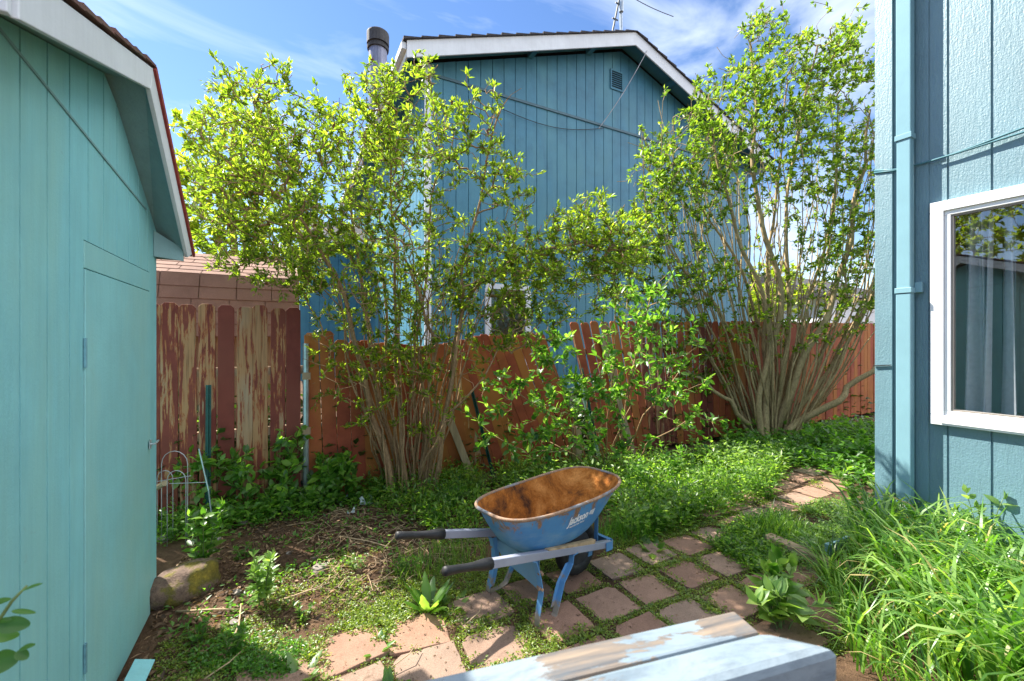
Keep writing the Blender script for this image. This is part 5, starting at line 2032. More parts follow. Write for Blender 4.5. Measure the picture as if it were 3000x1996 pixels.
def rosette(name, label, cat, pos, n, L, W, rng, mat, upright=0.6, group=None):
    """basal leaves arching out of one crown"""
    P, D, L_, W_ = [], [], [], []
    parts = []
    for k in range(n):
        a = k * 2.4 + rng.uniform(-.4, .4)
        up = upright * rng.uniform(0.6, 1.4)
        d = np.array([math.cos(a), math.sin(a), up])
        l = L * rng.uniform(0.6, 1.1)
        d = d / np.linalg.norm(d)
        side = np.array([-math.sin(a), math.cos(a), 0])
        nn = np.cross(side, d)
        seg = 7
        vs, ts = [], []
        for i in range(seg + 1):
            t = i / seg
            c = np.array(pos) + d * l * t - np.array([0, 0, 1]) * l * 0.45 * t * t * (1 - 0.4 * up)
            w = W * (math.sin(math.pi * min(1, 0.12 + t * 0.9)) ** 0.8) * (1 - 0.25 * (i % 2)) * 0.5 + 0.002
            vs += [c + side * w + nn * w * 0.3, c, c - side * w + nn * w * 0.3]
        for i in range(seg):
            a0 = i * 3
            for j in (0, 1):
                ts += [(a0 + j, a0 + j + 3, a0 + j + 4), (a0 + j, a0 + j + 4, a0 + j + 1)]
        parts.append((np.array(vs), np.array(ts)))
    V, T = cat_arrays(parts)
    o = mesh_np(name, V, T, mat, None, pos, smooth=True)
    return tag(o, label, cat, group)


rng = np.random.default_rng(41)
leafy_plant('leafy_plant', 'slender leafy plant growing up beside the mossy rock', 'plant', G(468, 1330), 0.46, 0.13, 6, 0.095, 0.055, rng, M['leaf_c'], 6)
leafy_plant('leafy_plant', 'bushy sunlit plant with pointed pale leaves on the bare soil', 'plant', G(603, 1400), 0.36, 0.10, 7, 0.078, 0.032, rng, M['leaf_pale'], 8)
leafy_plant('leafy_plant', 'small leafy plant under the wheelbarrow tray edge by the far handle', 'plant', G(1010, 1225), 0.26, 0.07, 4, 0.05, 0.024, rng, M['leaf_weed'], 6)
leafy_plant('leafy_plant', 'low sprig with narrow leaves in front of the fallen teal board', 'plant', G(455, 1480), 0.14, 0.06, 4, 0.05, 0.024, rng, M['leaf_weed'], 4)
leafy_plant('leafy_plant', 'broad oval-leaved plant at the end of the painted rail', 'plant', G(1800, 1440), 0.32, 0.22, 8, 0.15, 0.085, rng, M['leaf_pale'], 3)
leafy_plant('leafy_plant', 'tall oval-leaved sprig leaning over the rail plant', 'plant', G(1770, 1420), 0.36, 0.10, 2, 0.15, 0.08, rng, M['leaf_c'], 3)
leafy_plant('leafy_plant', 'large-leaved plant against the foot of the house corner board', 'plant', G(1985, 1190), 0.42, 0.22, 9, 0.11, 0.055, rng, M['leaf_lush'], 5)
leafy_plant('leafy_plant', 'large-leaved dark green plant between house corner and tallest shrub', 'plant', G(1965, 1075), 0.42, 0.35, 12, 0.15, 0.075, rng, M['leaf_weed'], 5)
leafy_plant('leafy_plant', 'leafy dark green plant under the tallest shrub, nearer the fence', 'plant', G(1890, 1050), 0.45, 0.35, 10, 0.13, 0.065, rng, M['leaf_weed'], 5)
leafy_plant('leafy_plant', 'dark leafy plant at the left foot of the tallest shrub', 'plant', G(1690, 1050), 0.50, 0.30, 10, 0.12, 0.06, rng, M['leaf_weed'], 5)
leafy_plant('leafy_plant', 'pale green lovage with cut leaves below the white window', 'plant', G(2270, 1330), 0.62, 0.22, 8, 0.10, 0.05, rng, M['leaf_pale'], 5)
for (x, y, h, sp, n, L, W, mt, pr, lab) in (
        (1470, 1140, 0.42, 0.16, 7, 0.085, 0.042, 'leaf_c', 6, 'bright leafy plant right behind the front rim of the wheelbarrow tray'),
        (1545, 1115, 0.48, 0.20, 8, 0.09, 0.045, 'leaf_c', 6, 'taller leafy plant in the bed below the long bare plank'),
        (1620, 1090, 0.45, 0.20, 8, 0.10, 0.05, 'leaf_lush', 6, 'leafy plant at the taller fence foot left of the thick olive stems'),
        (1650, 1140, 0.30, 0.16, 8, 0.05, 0.022, 'leaf_pale', 8, 'pale fine-leaved plant in the middle of the bed'),
        (1720, 1120, 0.28, 0.16, 8, 0.05, 0.024, 'leaf_pale', 8, 'whitish fine-leaved plant in the bed before the tallest shrub'),
        (1590, 1195, 0.22, 0.14, 7, 0.055, 0.026, 'leaf_lush', 6, 'low weed at the bed edge nearest the paver path'),
        (1770, 1150, 0.26, 0.15, 7, 0.06, 0.03, 'leaf_c', 6, 'weed at the bed corner where the path bends to the right'),
        (1510, 1225, 0.26, 0.12, 6, 0.07, 0.035, 'leaf_weed', 5, 'dark weed in the shade of the wheelbarrow nose'),
        (1880, 1290, 0.24, 0.14, 7, 0.06, 0.035, 'leaf_pale', 5, 'pale round-leaved weed beside the weathered edging timber'),
        (1660, 1265, 0.16, 0.14, 8, 0.05, 0.018, 'leaf_lush', 6, 'sprawling weed growing over the paver joint right of the wheel'),
        (1720, 1245, 0.18, 0.12, 7, 0.045, 0.018, 'leaf_pale', 6, 'pale weed on the inner bend of the paver path'),
        (560, 1300, 0.12, 0.07, 4, 0.05, 0.025, 'leaf_weed', 4, 'little sprout on the dark soil above the bushy sunlit plant'),
        (700, 1420, 0.10, 0.08, 6, 0.035, 0.016, 'leaf_lush', 5, 'little weed at the edge of the first pinkish pavers'),
        (535, 1500, 0.16, 0.08, 5, 0.05, 0.024, 'leaf_c', 5, 'leafy weed beside the upright dry stick near the shed'),
        (825, 1320, 0.11, 0.07, 5, 0.04, 0.018, 'leaf_pale', 5, 'pale sprout in the creeping weeds below the dry stalks'),
        (930, 1330, 0.14, 0.08, 6, 0.04, 0.016, 'leaf_lush', 6, 'bright sprout in the creeping weeds below the near grip')):
    leafy_plant('leafy_plant', lab, 'plant', G(x, y), h, sp, n, L, W, rng, M[mt], pr)
rosette('dock_weed', 'dock weed with long upright wavy leaves under the near handle', 'weed', G(985, 1400), 12, 0.30, 0.062, rng, M['leaf_c'], 1.3)
rosette('dock_weed', 'smaller dock weed with drooping leaves left of the near foot', 'weed', G(1040, 1395), 9, 0.20, 0.06, rng, M['leaf_pale'], 0.8)
rosette('dandelion', 'jagged dandelion rosette on a pinkish paver joint at the bottom', 'weed', G(865, 1488), 11, 0.15, 0.045, rng, M['leaf_weed'], 0.9)
rosette('dandelion', 'pale jagged dandelion clump at the bottom edge left of the rail', 'weed', G(690, 1560), 14, 0.18, 0.05, rng, M['leaf_pale'], 0.9)
rosette('dandelion', 'tall jagged dandelion below the path by the rail end of the photo', 'weed', G(895, 1585), 9, 0.14, 0.04, rng, M['leaf_weed'], 1.2)
rosette('dock_weed', 'dock weed with broad leaves behind the wheelbarrow nose', 'weed', G(1500, 1265), 9, 0.22, 0.075, rng, M['leaf_lush'], 0.9)


# near sapling at the lower left edge
def build_sapling():
    b = (-0.50, 1.12, 0)
    root = thing('sapling', b, 'blurred sapling with oval leaves in front of the shed at the lower left corner', 'sapling')
    mb = MB()
    p0 = Vector((-0.58, 1.06, 0))
    tip = at_d(62, 1350, 0.82)
    mid = at_d(-10, 1440, 0.80)
    pts = [p0, (p0 + mid) / 2 + Vector((-0.02, 0, 0.05)), at_d(-45, 1520, 0.8), mid, at_d(28, 1385, 0.81), tip]
    mb.tube(pts, [0.006, 0.005, 0.004, 0.0035, 0.003, 0.002], 6)
    mb.build('stem', M['stem_green'], root, smooth=True, fix=False)
    P, D, U, L, W = [], [], [], [], []
    right = np.array([CS, -SN, 0])
    fwd = np.array([SN, CS, 0])
    for (x, y, dx, dy, l, w, ux) in ((45, 1366, 1.0, 0.45, 0.045, 0.016, 0.2), (-8, 1432, 0.9, 0.05, 0.028, 0.013, 0.5), (20, 1408, 1.0, -0.15, 0.050, 0.012, 0.6), (-12, 1440, 1.0, -0.10, 0.064, 0.036, 0.95),
                                     (-22, 1470, 1.0, 0.02, 0.052, 0.026, 0.9), (40, 1500, 1.0, 0.35, 0.034, 0.016, 0.4), (-30, 1530, 1.0, 0.05, 0.058, 0.050, 1.1), (35, 1500, 0.8, -0.7, 0.030, 0.022, 0.6), (-40, 1400, 0.7, 0.2, 0.05, 0.02, 0.5)):
        q = at_d(x, y, 0.80)
        P.append(q)
        D.append(right * dx + np.array([0, 0, dy]) + fwd * 0.15)
        U.append(-fwd * ux + np.array([0, 0, 1.0]) * (1.0 - 0.3 * ux))
        L.append(l)
        W.append(w)
    V, T = leaf_arrays(np.array(P), np.array(D), np.array(U), np.array(L), np.array(W), 'curved', 0.1)
    o = mesh_np('foliage', V, T, M['leaf_weed'], root, smooth=True)
    sub = o.modifiers.new('sub', 'SUBSURF')
    sub.levels = 2
    sub.render_levels = 2


build_sapling()


# ------------------------------------------------------------------ ground cover (nobody could count these)
def scatter(name, label, cat, pts, leaves_per, L, W, mat, rng, hmax, spread, kind='simple', up=0.6, droop=0.15):
    """tufts of small leaves rooted at pts (x, y)"""
    P, D, U, S = [], [], [], []
    for (x, y) in pts:
        z = ground_z(x, y)
        if on_paver(x, y):
            z += 0.011
        hh = hmax * rng.uniform(0.3, 1.0)
        for _ in range(leaves_per):
            o = rng.normal(size=3)
            P.append((x + o[0] * spread, y + o[1] * spread, z + rng.random() * hh))
            D.append((o[0], o[1], abs(o[2]) * up + 0.1))
            U.append((rng.normal() * .4, rng.normal() * .4, 1))
            S.append(rng.uniform(0.6, 1.3))
    S = np.array(S)
    V, T = leaf_arrays(np.array(P), np.array(D), np.array(U), L * S, W * S, kind, droop)
    o = mesh_np(name, V, T, mat)
    return tag(o, label, cat, kind='stuff')


def in_region(n, poly, rng):
    poly = np.array(poly)
    lo, hi = poly.min(0), poly.max(0)
    out = []
    while len(out) < n:
        p = lo + (hi - lo) * rng.random(2)
        c = False
        j = len(poly) - 1
        for i in range(len(poly)):
            if (poly[i, 1] > p[1]) != (poly[j, 1] > p[1]) and p[0] < (poly[j, 0] - poly[i, 0]) * (p[1] - poly[i, 1]) / (poly[j, 1] - poly[i, 1]) + poly[i, 0]:
                c = not c
            j = i
        if c:
            out.append(tuple(p))
    return out


def gpoly(*pix):
    return [(on_z(x, y).x, on_z(x, y).y) for x, y in pix]


def clumpy(pts, rng, f=2.0, keep=0.5, seed=0.0):
    """thin a scatter by a lumpy pattern so that bare spots remain"""
    out = []
    for x, y in pts:
        v = 0.5 + 0.25 * math.sin(x * 3.1 * f + seed) * math.cos(y * 2.7 * f + seed * 1.7) + 0.25 * math.sin((x + y) * 5.3 * f + seed * 0.7) * math.cos((x - y) * 4.1 * f)
        if v > keep - rng.uniform(-0.15, 0.15):
            out.append((x, y))
    return out


rng = np.random.default_rng(55)
# moss and tiny weeds in the joints of the path
jp = []
while len(jp) < 9000:
    x, y = rng.uniform(-0.6, 4.6), rng.uniform(1.2, 2.95)
    if x > 3.4 and y < 2.3:
        continue
    if on_paver(x, y, -0.006 if rng.random() < 0.2 else 0.004):
        continue
    jp.append((x, y))
jp = clumpy(jp, rng, 1.0, 0.36, 1.3)
scatter('joint_moss', 'bright green moss and tiny weeds in the joints between pavers', 'moss', jp, 10, 0.012, 0.008, M['moss'], rng, 0.020, 0.011)
ep = []
while len(ep) < 5200:
    x, y = rng.uniform(-0.7, 5.5), rng.uniform(1.2, 3.0)
    if on_paver(x, y, -0.045 if x < 1.3 else -0.022) or not on_paver(x, y, 0.0):
        continue
    ep.append((x, y))
ep = clumpy(ep, rng, 1.6, 0.60, 2.2)
scatter('edge_weeds', 'small weeds and moss spilling over the edges of the pavers', 'weeds', ep, 8, 0.017, 0.010, M['moss'], rng, 0.025, 0.016)
# low creeping weeds over the left edge of the path and the soil
lp = in_region(2000, gpoly((560, 1480), (620, 1330), (900, 1260), (1100, 1240), (1160, 1330), (1060, 1420), (900, 1470), (700, 1530)), rng)
lp = [p for p in clumpy(lp, rng, 1.7, 0.56, 4.0) if not on_paver(p[0], p[1], -0.02)]
scatter('creeping_weeds', 'low yellow-green creeping weeds over the soil left of the wheelbarrow', 'weeds', lp, 9, 0.017, 0.010, M['moss'], rng, 0.03, 0.018)
lp = in_region(420, gpoly((380, 1540), (560, 1440), (700, 1500), (640, 1568)), rng)
scatter('creeping_weeds', 'shaded creeping weeds between the teal shed and the first pavers', 'weeds', clumpy(lp, rng, 1.4, 0.5, 2.0), 8, 0.02, 0.012, M['leaf_weed'], rng, 0.04, 0.02)
lp = in_region(420, [(-0.65, 2.9), (-0.65, 4.6), (1.4, 4.6), (1.5, 3.4), (0.9, 2.95)], rng)
scatter('seedlings', 'scattered small seedlings on the dark soil before the peeled fence', 'weeds', clumpy(lp, rng, 1.5, 0.5, 6.0), 7, 0.034, 0.017, M['leaf_weed'], rng, 0.07, 0.03)
lp = in_region(300, [(-1.0, 4.2), (-1.0, 4.66), (1.0, 4.66), (1.0, 4.3)], rng)
scatter('seedlings', 'leafy weeds along the foot of the peeled fence', 'weeds', lp, 8, 0.06, 0.032, M['leaf_c'], rng, 0.22, 0.05)
# ferny light-green bed behind the barrow up to the fence
bed = gpoly((1120, 1130), (1200, 1095), (1420, 1080), (1700, 1060), (1820, 1070), (1790, 1120), (1700, 1170), (1620, 1200), (1500, 1240), (1440, 1255), (1420, 1180), (1200, 1180))
bp = in_region(1500, bed, rng)
scatter('ground_cover', 'lush ferny ground cover between wheelbarrow and taller fence', 'ground cover', bp, 16, 0.048, 0.018, M['leaf_lush'], rng, 0.30, 0.045, up=0.9)
bp2 = clumpy(in_region(1200, bed, rng), rng, 0.8, 0.55, 5.0)
scatter('ground_cover', 'pale leafy weeds standing out of the ferny bed before the fence', 'ground cover', bp2, 10, 0.060, 0.030, M['leaf_pale'], rng, 0.40, 0.05, up=0.5)
# under the left shrub
sp_ = in_region(420, gpoly((840, 1170), (860, 1110), (1090, 1100), (1130, 1190), (1090, 1250), (960, 1240)), rng)
scatter('ground_cover', 'ferny green growth round the stems of the left shrub', 'ground cover', sp_, 15, 0.052, 0.017, M['leaf_lush'], rng, 0.30, 0.05, up=1.0)
# under right shrub, by the house corner
sp_ = in_region(900, gpoly((1640, 1075), (1700, 1020), (1900, 985), (2060, 990), (2060, 1140), (1900, 1100), (1800, 1075)), rng)
scatter('ground_cover', 'shaded broad-leaved ground cover under the tallest shrub', 'ground cover', sp_, 9, 0.085, 0.045, M['leaf_weed'], rng, 0.28, 0.08, up=0.4)
# bed between path and house
sp_ = in_region(1500, gpoly((1760, 1255), (1850, 1175), (1930, 1160), (2040, 1210), (2060, 1330), (1960, 1330), (1850, 1320)), rng)
scatter('ground_cover', 'small round-leaved weeds between the path and the house corner', 'ground cover', clumpy(sp_, rng, 1.1, 0.42, 3.0), 10, 0.026, 0.017, M['leaf_pale'], rng, 0.10, 0.035)
sp_ = in_region(800, gpoly((1640, 1260), (1700, 1210), (1800, 1190), (1850, 1240), (1780, 1330), (1720, 1310)), rng)
scatter('ground_cover', 'mixed pale weeds along the right edge of the paver path', 'ground cover', clumpy(sp_, rng, 1.3, 0.46, 7.0), 10, 0.032, 0.016, M['leaf_lush'], rng, 0.12, 0.03)


def blades(name, label, cat, roots, L, W, mat, rng, kind='stuff', arch=0.9, lean=(0, 0), spread=0.35, group=None, loc=None):
    """arching grass blades as ribbons"""
    n = len(roots)
    seg = 6
    V = np.zeros((n, (seg + 1) * 2, 3))
    for i, (x, y) in enumerate(roots):
        z = ground_z(x, y) - 0.01
        a = rng.uniform(0, 2 * math.pi)
        o = np.array([math.cos(a) * spread * rng.uniform(.4, 1.3) + lean[0], math.sin(a) * spread * rng.uniform(.4, 1.3) + lean[1], 0])
        ol = np.linalg.norm(o)
        l = L * rng.uniform(0.55, 1.1)
        w = W * rng.uniform(0.6, 1.25)
        side = np.array([-o[1], o[0], 0]) / max(ol, 1e-6)
        tw = rng.uniform(-.6, .6)
        bend = arch * rng.uniform(0.5, 1.5)
        p = np.array([x, y, z])
        el = math.pi / 2 - 0.15 - ol * 0.5
        oh = o / max(ol, 1e-6)
        for k in range(seg + 1):
            t = k / seg
            ww = w * 0.5 * min(1.0, 0.55 + t) * (1 - t ** 2.5) + 0.0003
            sd = side * math.cos(tw * t) + np.array([0, 0, 1]) * math.sin(tw * t)
            V[i, 2 * k] = p + sd * ww
            V[i, 2 * k + 1] = p - sd * ww
            ang = el - bend * (t ** 2.2) * 2.3
            p = p + (oh * math.cos(ang) + np.array([0, 0, 1]) * math.sin(ang)) * l / seg
            p[2] = max(p[2], z + 0.012)
    q = np.array([(2 * k, 2 * k + 1, 2 * k + 3, 2 * k + 2) for k in range(seg)])
    T = (q[None] + (np.arange(n) * (seg + 1) * 2)[:, None, None]).reshape(-1, 4)
    o = mesh_np(name, V.reshape(-1, 3), T, mat, None, loc, smooth=True)
    return tag(o, label, cat, group, kind)


rng = np.random.default_rng(66)
gp = [(2.50, 0.2), (2.75, 0.85), (3.10, 1.12), (3.35, 1.35), (3.65, 1.62), (4.22, 1.62), (4.30, 0.2)]
blades('tall_grass', 'dense tall arching grass under the white window', 'grass', in_region(2100, gp, rng), 0.74, 0.022, M['grass'], rng, lean=(-0.05, 0.03), arch=1.05, spread=0.19)
blades('tall_grass', 'loose fringe of shorter grass at the edge of the tall clump', 'grass', in_region(380, [(2.35, 0.5), (2.55, 1.1), (3.0, 1.42), (3.35, 1.66), (3.6, 1.75), (3.2, 1.25), (2.6, 0.8)], rng), 0.42, 0.012, M['grass'], rng, lean=(-0.15, 0.1))
def cn():
    return float(np.clip(rng.normal(), -1.7, 1.7))


c = on_z(1790, 1235)
blades('grass_tuft', 'fine grass tuft standing beside the far end of the path', 'grass', [(c.x + cn() * 0.12, c.y + cn() * 0.09) for _ in range(330)], 0.27, 0.004, M['leaf_lush'], rng, kind=None, arch=0.35, loc=(c.x, c.y, 0))
c = on_z(1450, 1225)
blades('grass_tuft', 'fine grass tuft behind the wheelbarrow nose', 'grass', [(c.x + cn() * 0.22, c.y + cn() * 0.10) for _ in range(360)], 0.26, 0.004, M['leaf_weed'], rng, kind=None, arch=0.4, loc=(c.x, c.y, 0))
c = on_z(1020, 1300)
blades('grass_tuft', 'thin grass tuft between the two wheelbarrow handles', 'grass', [(c.x + cn() * 0.20, c.y + cn() * 0.10) for _ in range(380)], 0.16, 0.004, M['leaf_lush'], rng, kind=None, arch=0.35, loc=(c.x, c.y, 0))


# ------------------------------------------------------------------ feathery plants beside the tray
def fern(label, pos, h, n, rng, mat):
    root = thing('feathery_plant', pos, label, 'plant', 'feathery plants by the wheelbarrow')
    mb = MB()
    P, D, U, S = [], [], [], []
    for s in range(n):
        a = rng.uniform(0, 6.28)
        sp = h * rng.uniform(0.15, 0.7)
        b = np.array(pos, float)
        tip = b + np.array([math.cos(a) * sp, math.sin(a) * sp, h * rng.uniform(0.7, 1.0)])
        c = (b + tip) / 2 + np.array([0, 0, 0.15 * h])
        pts = [(1 - t) ** 2 * b + 2 * t * (1 - t) * c + t * t * tip for t in np.linspace(0, 1, 6)]
        mb.tube(pts, 0.0025, 4)
        for k in range(22):
            t = 0.25 + 0.75 * k / 22
            q = (1 - t) ** 2 * b + 2 * t * (1 - t) * c + t * t * tip
            for _ in range(2):
                o = rng.normal(size=3)
                P.append(q)
                D.append(o + np.array([0, 0, 0.5]))
                U.append(rng.normal(size=3))
                S.append(rng.uniform(0.5, 1.2))
    mb.build('stem', M['stem_green'], root, fix=False)
    S = np.array(S)
    V, T = leaf_arrays(np.array(P), np.array(D), np.array(U), 0.045 * S, 0.007 * S)
    mesh_np('foliage', V, T, mat, root)


rng = np.random.default_rng(77)
fern('feathery yellow-green plant just left of the rusty tray', G(1085, 1150), 0.30, 26, rng, M['moss'])
fern('feathery yellow-green plant behind the rear rim of the tray', G(1190, 1120), 0.34, 24, rng, M['moss'])
fern('darker feathery plant at the right foot of the left shrub', G(1040, 1185), 0.26, 22, rng, M['leaf_weed'])

rng = np.random.default_rng(71)
sp_ = in_region(1500, [(-2.2, 4.84), (12.4, 4.84), (12.4, 5.25), (-2.2, 5.25)], rng)  # unseen weeds added behind the fences so the board gaps look dark
scatter('gap_backing_weeds', 'tall dark weeds added behind the red fences to darken the gaps', 'weeds', sp_, 11, 0.12, 0.06, M['leaf_yard'], rng, 1.15, 0.10, up=0.8)

# ------------------------------------------------------------------ soil litter, sticks, stones and odds and ends
rng = np.random.default_rng(88)
lp = in_region(6500, [(-0.7, 2.5), (-0.7, 4.6), (0.2, 4.65), (1.3, 4.5), (1.6, 3.3), (1.0, 2.9), (0.2, 2.75)], rng)
P = np.array([(x, y, ground_z(x, y) + rng.uniform(0.004, 0.02)) for x, y in lp])
D = rng.normal(size=(len(P), 3)) * np.array([1, 1, 0.25])
U = np.array([0, 0, 1]) + rng.normal(size=(len(P), 3)) * 0.5
s = rng.uniform(0.5, 1.3, len(P))
V, T = leaf_arrays(P, D, U, 0.044 * s, 0.018 * s * rng.uniform(0.15, 1.2, len(P)))
tag(mesh_np('leaf_litter', V, T, M['litter']), 'brown dead leaves and bark bits on the soil below the left shrub', 'leaf litter', kind='stuff')
lp = in_region(900, [(-0.6, 1.5), (-0.6, 2.8), (3.3, 2.6), (3.3, 1.4)], rng)
P = np.array([(x, y, ground_z(x, y) + (0.015 if on_paver(x, y) else 0.008)) for x, y in lp])
D = rng.normal(size=(len(P), 3)) * np.array([1, 1, 0.12])
U = np.array([0, 0, 1]) + rng.normal(size=(len(P), 3)) * 0.25
s = rng.uniform(0.4, 1.1, len(P))
V, T = leaf_arrays(P, D, U, 0.022 * s, 0.008 * s)
tag(mesh_np('leaf_litter', V, T, M['litter']), 'small brown leaf scraps strewn over the paver path', 'leaf litter', kind='stuff')
# mat of fine dry stalks
mb = MB()
for k in range(420):
    x, y = in_region(1, [(0.15, 3.0), (0.2, 4.3), (1.4, 4.2), (1.5, 3.2), (1.0, 2.9)], rng)[0]
    a, l = rng.uniform(0, 6.28), rng.uniform(0.05, 0.22)
    z = ground_z(x, y) + rng.uniform(0.003, 0.02)
    mb.tube([(x, y, z), (x + math.cos(a) * l * .5, y + math.sin(a) * l * .5, z + 0.012), (x + math.cos(a) * l, y + math.sin(a) * l, z + rng.uniform(-.003, .02))], rng.uniform(0.001, 0.0026), 4)
tag(mb.build('dry_stalks', M['twig'], fix=False), 'tangle of thin dry stalks on the soil left of the wheelbarrow', 'dry stalks', kind='stuff')


def stick(label, a, b, r, zoff=0.02, bendv=0.02):
    pa, pb = on_z(*a, zoff), on_z(*b, zoff)
    pa.z = ground_z(pa.x, pa.y) + zoff
    pb.z = ground_z(pb.x, pb.y) + zoff * 1.5
    m = (pa + pb) / 2 + Vector((bendv, -bendv, 0.012))
    mb = MB()
    mb.tube([pa, m, pb], [r, r * 0.9, r * 0.6], 7)
    tag(mb.build('stick', M['twig'], loc=pa, smooth=True), label, 'stick', 'fallen sticks')


stick('pale stick lying flat on the soil below the mossy rock', (405, 1415), (565, 1412), 0.006)
stick('pale stick pointing at the bushy sunlit plant', (525, 1500), (555, 1400), 0.006)
stick('long thin grey stick across the creeping weeds', (650, 1385), (760, 1350), 0.005)
stick('long pale stalk lying toward the far grip', (780, 1253), (905, 1278), 0.006)
stick('short straw-coloured stalk propped under the far grip', (885, 1275), (912, 1240), 0.005, 0.03)
stick('broken pale stick at the bottom left of the path', (470, 1560), (560, 1500), 0.004)
stick('dark twig on the pinkish paver near the dandelion', (900, 1530), (960, 1480), 0.003, 0.035)
stick('thin straw stem lying on the paver beside the near foot', (1075, 1430), (1110, 1395), 0.004, 0.035)


def rock(name, label, cat, c, sx, sy, sz, mat, seed, group=None, rz=0.0):
    bm = bmesh.new()
    bmesh.ops.create_icosphere(bm, subdivisions=4, radius=1.0)
    r = random.Random(seed)
    ph = [r.uniform(0, 6) for _ in range(9)]
    for v in bm.verts:
        p = v.co.copy()
        k = 1 + 0.13 * math.sin(p.x * 3.1 + ph[0]) * math.cos(p.y * 2.7 + ph[1]) + 0.09 * math.sin(p.z * 5 + ph[2] + p.x * 2) + 0.05 * math.sin(p.y * 9 + ph[3]) * math.sin(p.x * 8 + ph[4]) + 0.025 * math.sin(p.x * 21 + ph[5]) * math.sin(p.z * 19 + ph[6]) * math.cos(p.y * 17 + ph[7])
        q = [math.copysign(abs(a) ** 0.75, a) for a in p]
        v.co = Vector((q[0] * sx * k, q[1] * sy * k, q[2] * sz * k))
    me = bpy.data.meshes.new(name)
    bm.to_mesh(me)
    bm.free()
    me.materials.append(mat)
    me.polygons.foreach_set('use_smooth', [True] * len(me.polygons))
    o = link(name, me, None, 0, c)
    o.rotation_euler = (0, 0, rz)
    return tag(o, label, cat, group)


c = on_z(422, 1385)
rock('mossy_rock', 'large brown rock with yellow moss at the shed corner', 'rock', (c.x - 0.02, c.y + 0.07, 0.07), 0.20, 0.13, 0.115, M['rock_moss'], 3, rz=0.5)
for (x, y, s, lab, seed) in ((735, 1325, 0.045, 'flat grey stone at the edge of the dark soil patch', 1), (545, 1375, 0.025, 'small grey stone beside the bushy sunlit plant', 2), (665, 1290, 0.018, 'tiny round pebble in the dark soil patch', 5),
                              (560, 1222, 0.03, 'pale stone below the peeled fence sapling', 6), (500, 1260, 0.025, 'pale stone behind the mossy rock', 7), (380, 1262, 0.05, 'grey stone at the shed foundation by the wire hoops', 8),
                              (540, 1440, 0.024, 'blue-grey pebble between the two crossed sticks', 9), (725, 1300, 0.015, 'small cream pebble right of the dark soil patch', 10)):
    c = on_z(x, y)
    rock('stone', lab, 'stone', (c.x, c.y, ground_z(c.x, c.y) + s * 0.3), s * 1.2, s, s * 0.6, M['stone'], seed, 'stones on the soil', rz=seed * 0.9)
c = on_z(668, 1305)
rock('soil_clod', 'dark rounded clod of soil beside the bushy sunlit plant', 'soil', (c.x, c.y, 0.0), 0.10, 0.09, 0.06, M['soil'], 12)


def scrap(label, x, y, s, seed):
    c = on_z(x, y)
    r = random.Random(seed)
    mb = MB()
    n = 5
    vs = []
    for i in range(n):
        for j in range(n):
            vs.append((c.x + (i / (n - 1) - .5) * s + r.uniform(-.1, .1) * s, c.y + r.uniform(-.15, .15) * s, ground_z(c.x, c.y) + 0.01 + (j / (n - 1)) * s * 0.9 * (0.5 + 0.5 * math.sin(i * 1.3 + seed)) + r.uniform(0, .1) * s))
    fs = [(i * n + j, i * n + j + 1, (i + 1) * n + j + 1, (i + 1) * n + j) for i in range(n - 1) for j in range(n - 1)]
    mb.add(vs, fs)
    tag(mb.build('plastic_scrap', M['plastic'], loc=(c.x, c.y, 0), fix=False), label, 'scrap', 'plastic scraps')


scrap('crumpled white plastic scrap at the left foot of the left shrub', 843, 1178, 0.11, 1)
scrap('pale plastic scrap lying left of the other, nearer the fence', 788, 1170, 0.10, 2)
scrap('small torn white plastic scrap on the soil below the others', 808, 1200, 0.06, 3)


def build_hoops():
    b = on_z(420, 1270)
    root = thing('wire_hoops', (b.x, b.y, 0), 'bent wire border hoops standing between the shed corner and the fence', 'garden wire')
    for (x0, x1, yb, top, d) in ((372, 432, 1290, 1040, 3.35), (385, 428, 1300, 1085, 3.3), (362, 398, 1285, 1085, 3.4)):
        mb = MB()
        a, b_ = at_d(x0, yb, d), at_d(x1, yb, d)
        a.z = b_.z = 0
        zt = at_d(x0, top, d).z
        rr = (b_ - a).length / 2
        pts = [a, a + Vector((0, 0, (zt - rr) * 0.5))]
        m = (a + b_) / 2
        for i in range(9):
            t = math.pi * (1 - i / 8)
            pts.append(m + (b_ - a).normalized() * math.cos(t) * rr + Vector((0, 0, zt - rr + math.sin(t) * rr)))
        pts += [b_ + Vector((0, 0, (zt - rr) * 0.5)), b_]
        mb.tube(pts, 0.003, 5)
        mb.build('hoop', M['wire'], root, smooth=True)
    for (xa, ya, xb, yb, d) in ((362, 1110, 440, 1097, 3.35), (390, 1115, 475, 1112, 3.3)):
        mb = MB()
        mb.tube([at_d(xa, ya, d), at_d(xb, yb, d)], 0.0028, 5)
        mb.build('cross_wire', M['wire'], root)
    mb = MB()
    a = on_z(497, 1270)
    mb.tube([(a.x, a.y, 0), at_d(480, 1130, 3.3), at_d(458, 1035, 3.3)], 0.005, 6)
    tag(mb.build('metal_stake', M['galv'], loc=a), 'thin grey metal stake leaning among the bush leaves by the wire hoops', 'stake')
    mb = MB()
    pa, pb = at_d(350, 1130, 3.42), at_d(380, 1114, 3.32)
    mb.tube([pa, pb], 0.022, 8)
    mb.tube([pa, (pa.x, pa.y + 0.05, 0)], 0.02, 8)
    tag(mb.build('cut_branch', M['old_wood'], loc=pa), 'sawn branch end poking out from behind the shed corner', 'branch')


build_hoops()

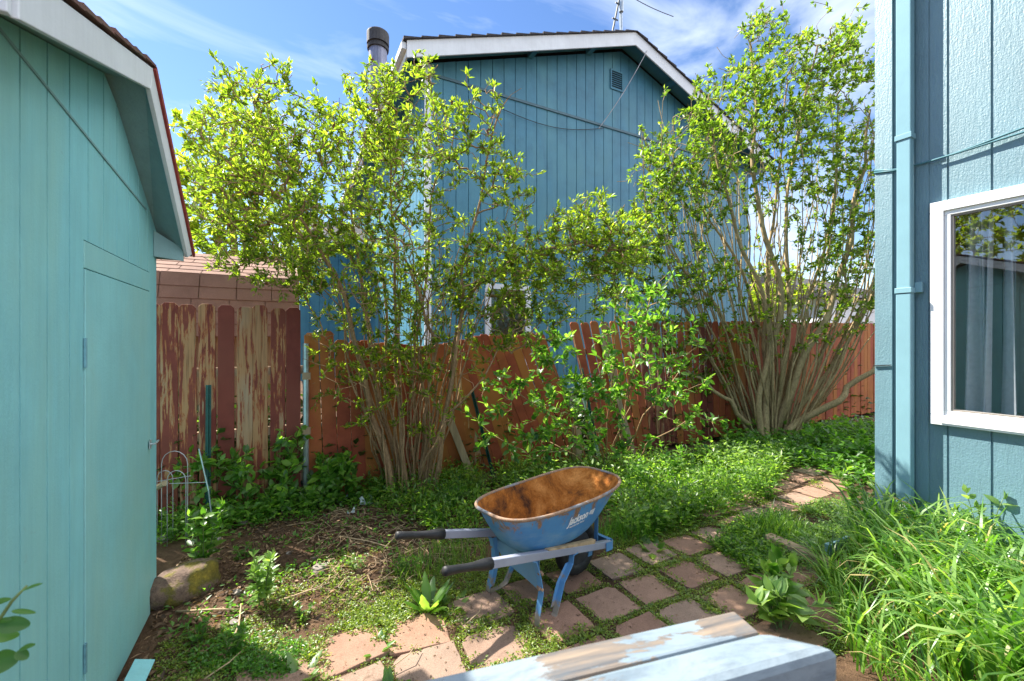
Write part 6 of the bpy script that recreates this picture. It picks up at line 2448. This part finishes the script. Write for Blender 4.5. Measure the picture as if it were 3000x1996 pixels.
# timber edging and a dark scrap beside the grass
a, b = on_z(1790, 1262), on_z(2010, 1358)
mb = MB()
mb.bar((3.46, 2.10, 0.035), (3.42, 1.15, 0.03), 0.09, 0.09)
tag(mb.build('edging_timber', M['old_wood'], loc=(3.45, 1.6, 0), bevel=0.008), 'weathered timber edging the bed beside the tall grass', 'timber')
c = on_z(2432, 1640) if False else on_z(1911, 1288)
mb = MB()
mb.box(c.x, c.x + 0.05, c.y, c.y + 0.04, 0, 0.10)
mb.box(c.x + 0.05, c.x + 0.32, c.y + 0.01, c.y + 0.03, 0.03, 0.10)
tag(mb.build('drain_offcut', M['spout'], loc=c, bevel=0.004), 'teal drain pipe offcut lying in weeds by the house corner', 'pipe')


# ------------------------------------------------------------------ painted rail in the foreground
def build_rail():
    zr = 1.09
    P1 = on_z(1690, 1400, zr)           # back right corner of the bare back strip
    P2 = on_z(1752, 1448, zr)           # where the painted top begins
    P3 = on_z(1936, 1491, zr)           # front right corner
    Q1 = on_z(930, 1568, zr)            # back edge at the left
    d = (Q1 - P1).normalized()
    root = thing('deck_rail', (P3.x, P3.y, 0), 'weathered pale blue painted deck rail across the bottom right foreground', 'railing', rotz=math.atan2(-d.y, -d.x))
    OFF[root.name] = Vector((0, 0, 0))
    R = Matrix.Rotation(-math.atan2(-d.y, -d.x), 4, 'Z')

    def loc(p):
        return R @ (Vector(p) - Vector((P3.x, P3.y, 0)))
    l1, l2, l3 = loc(P1), loc(P2), loc(P3)
    w = 2.6
    mb = MB()
    # painted cap board
    mb.prism([(l2.x, l2.y - 0.004, zr), (l3.x, l3.y, zr), (l3.x - w, l3.y - 0.02, zr), (l2.x - w, l2.y - 0.004, zr)], (0, 0, -0.075))
    mb.build('cap_board', M['rail_top'], root, bevel=0.016)
    mb = MB()
    mb.prism([(l1.x, l1.y, zr - 0.006), (l2.x - 0.004, l2.y, zr - 0.006), (l2.x - w, l2.y, zr - 0.006), (l1.x - w, l1.y, zr - 0.006)], (0, 0, -0.04))
    mb.build('back_board', M['rail_back'], root, bevel=0.005)
    mb = MB()
    mb.box(l3.x - 0.16, l3.x - 0.07, l3.y + 0.02, l3.y + 0.11, -0.05, zr - 0.08)
    mb.box(l3.x - 1.5, l3.x - 1.41, l3.y + 0.02, l3.y + 0.11, -0.05, zr - 0.08)
    mb.build('post', M['rail_back'], root, bevel=0.004)
    mb = MB()
    mb.box(l3.x - 2.5, l3.x - 0.17, l3.y + 0.04, l3.y + 0.08, zr - 0.25, zr - 0.16)
    mb.build('rail', M['rail_back'], root, bevel=0.004)


build_rail()
print('leaves', nL, nR)
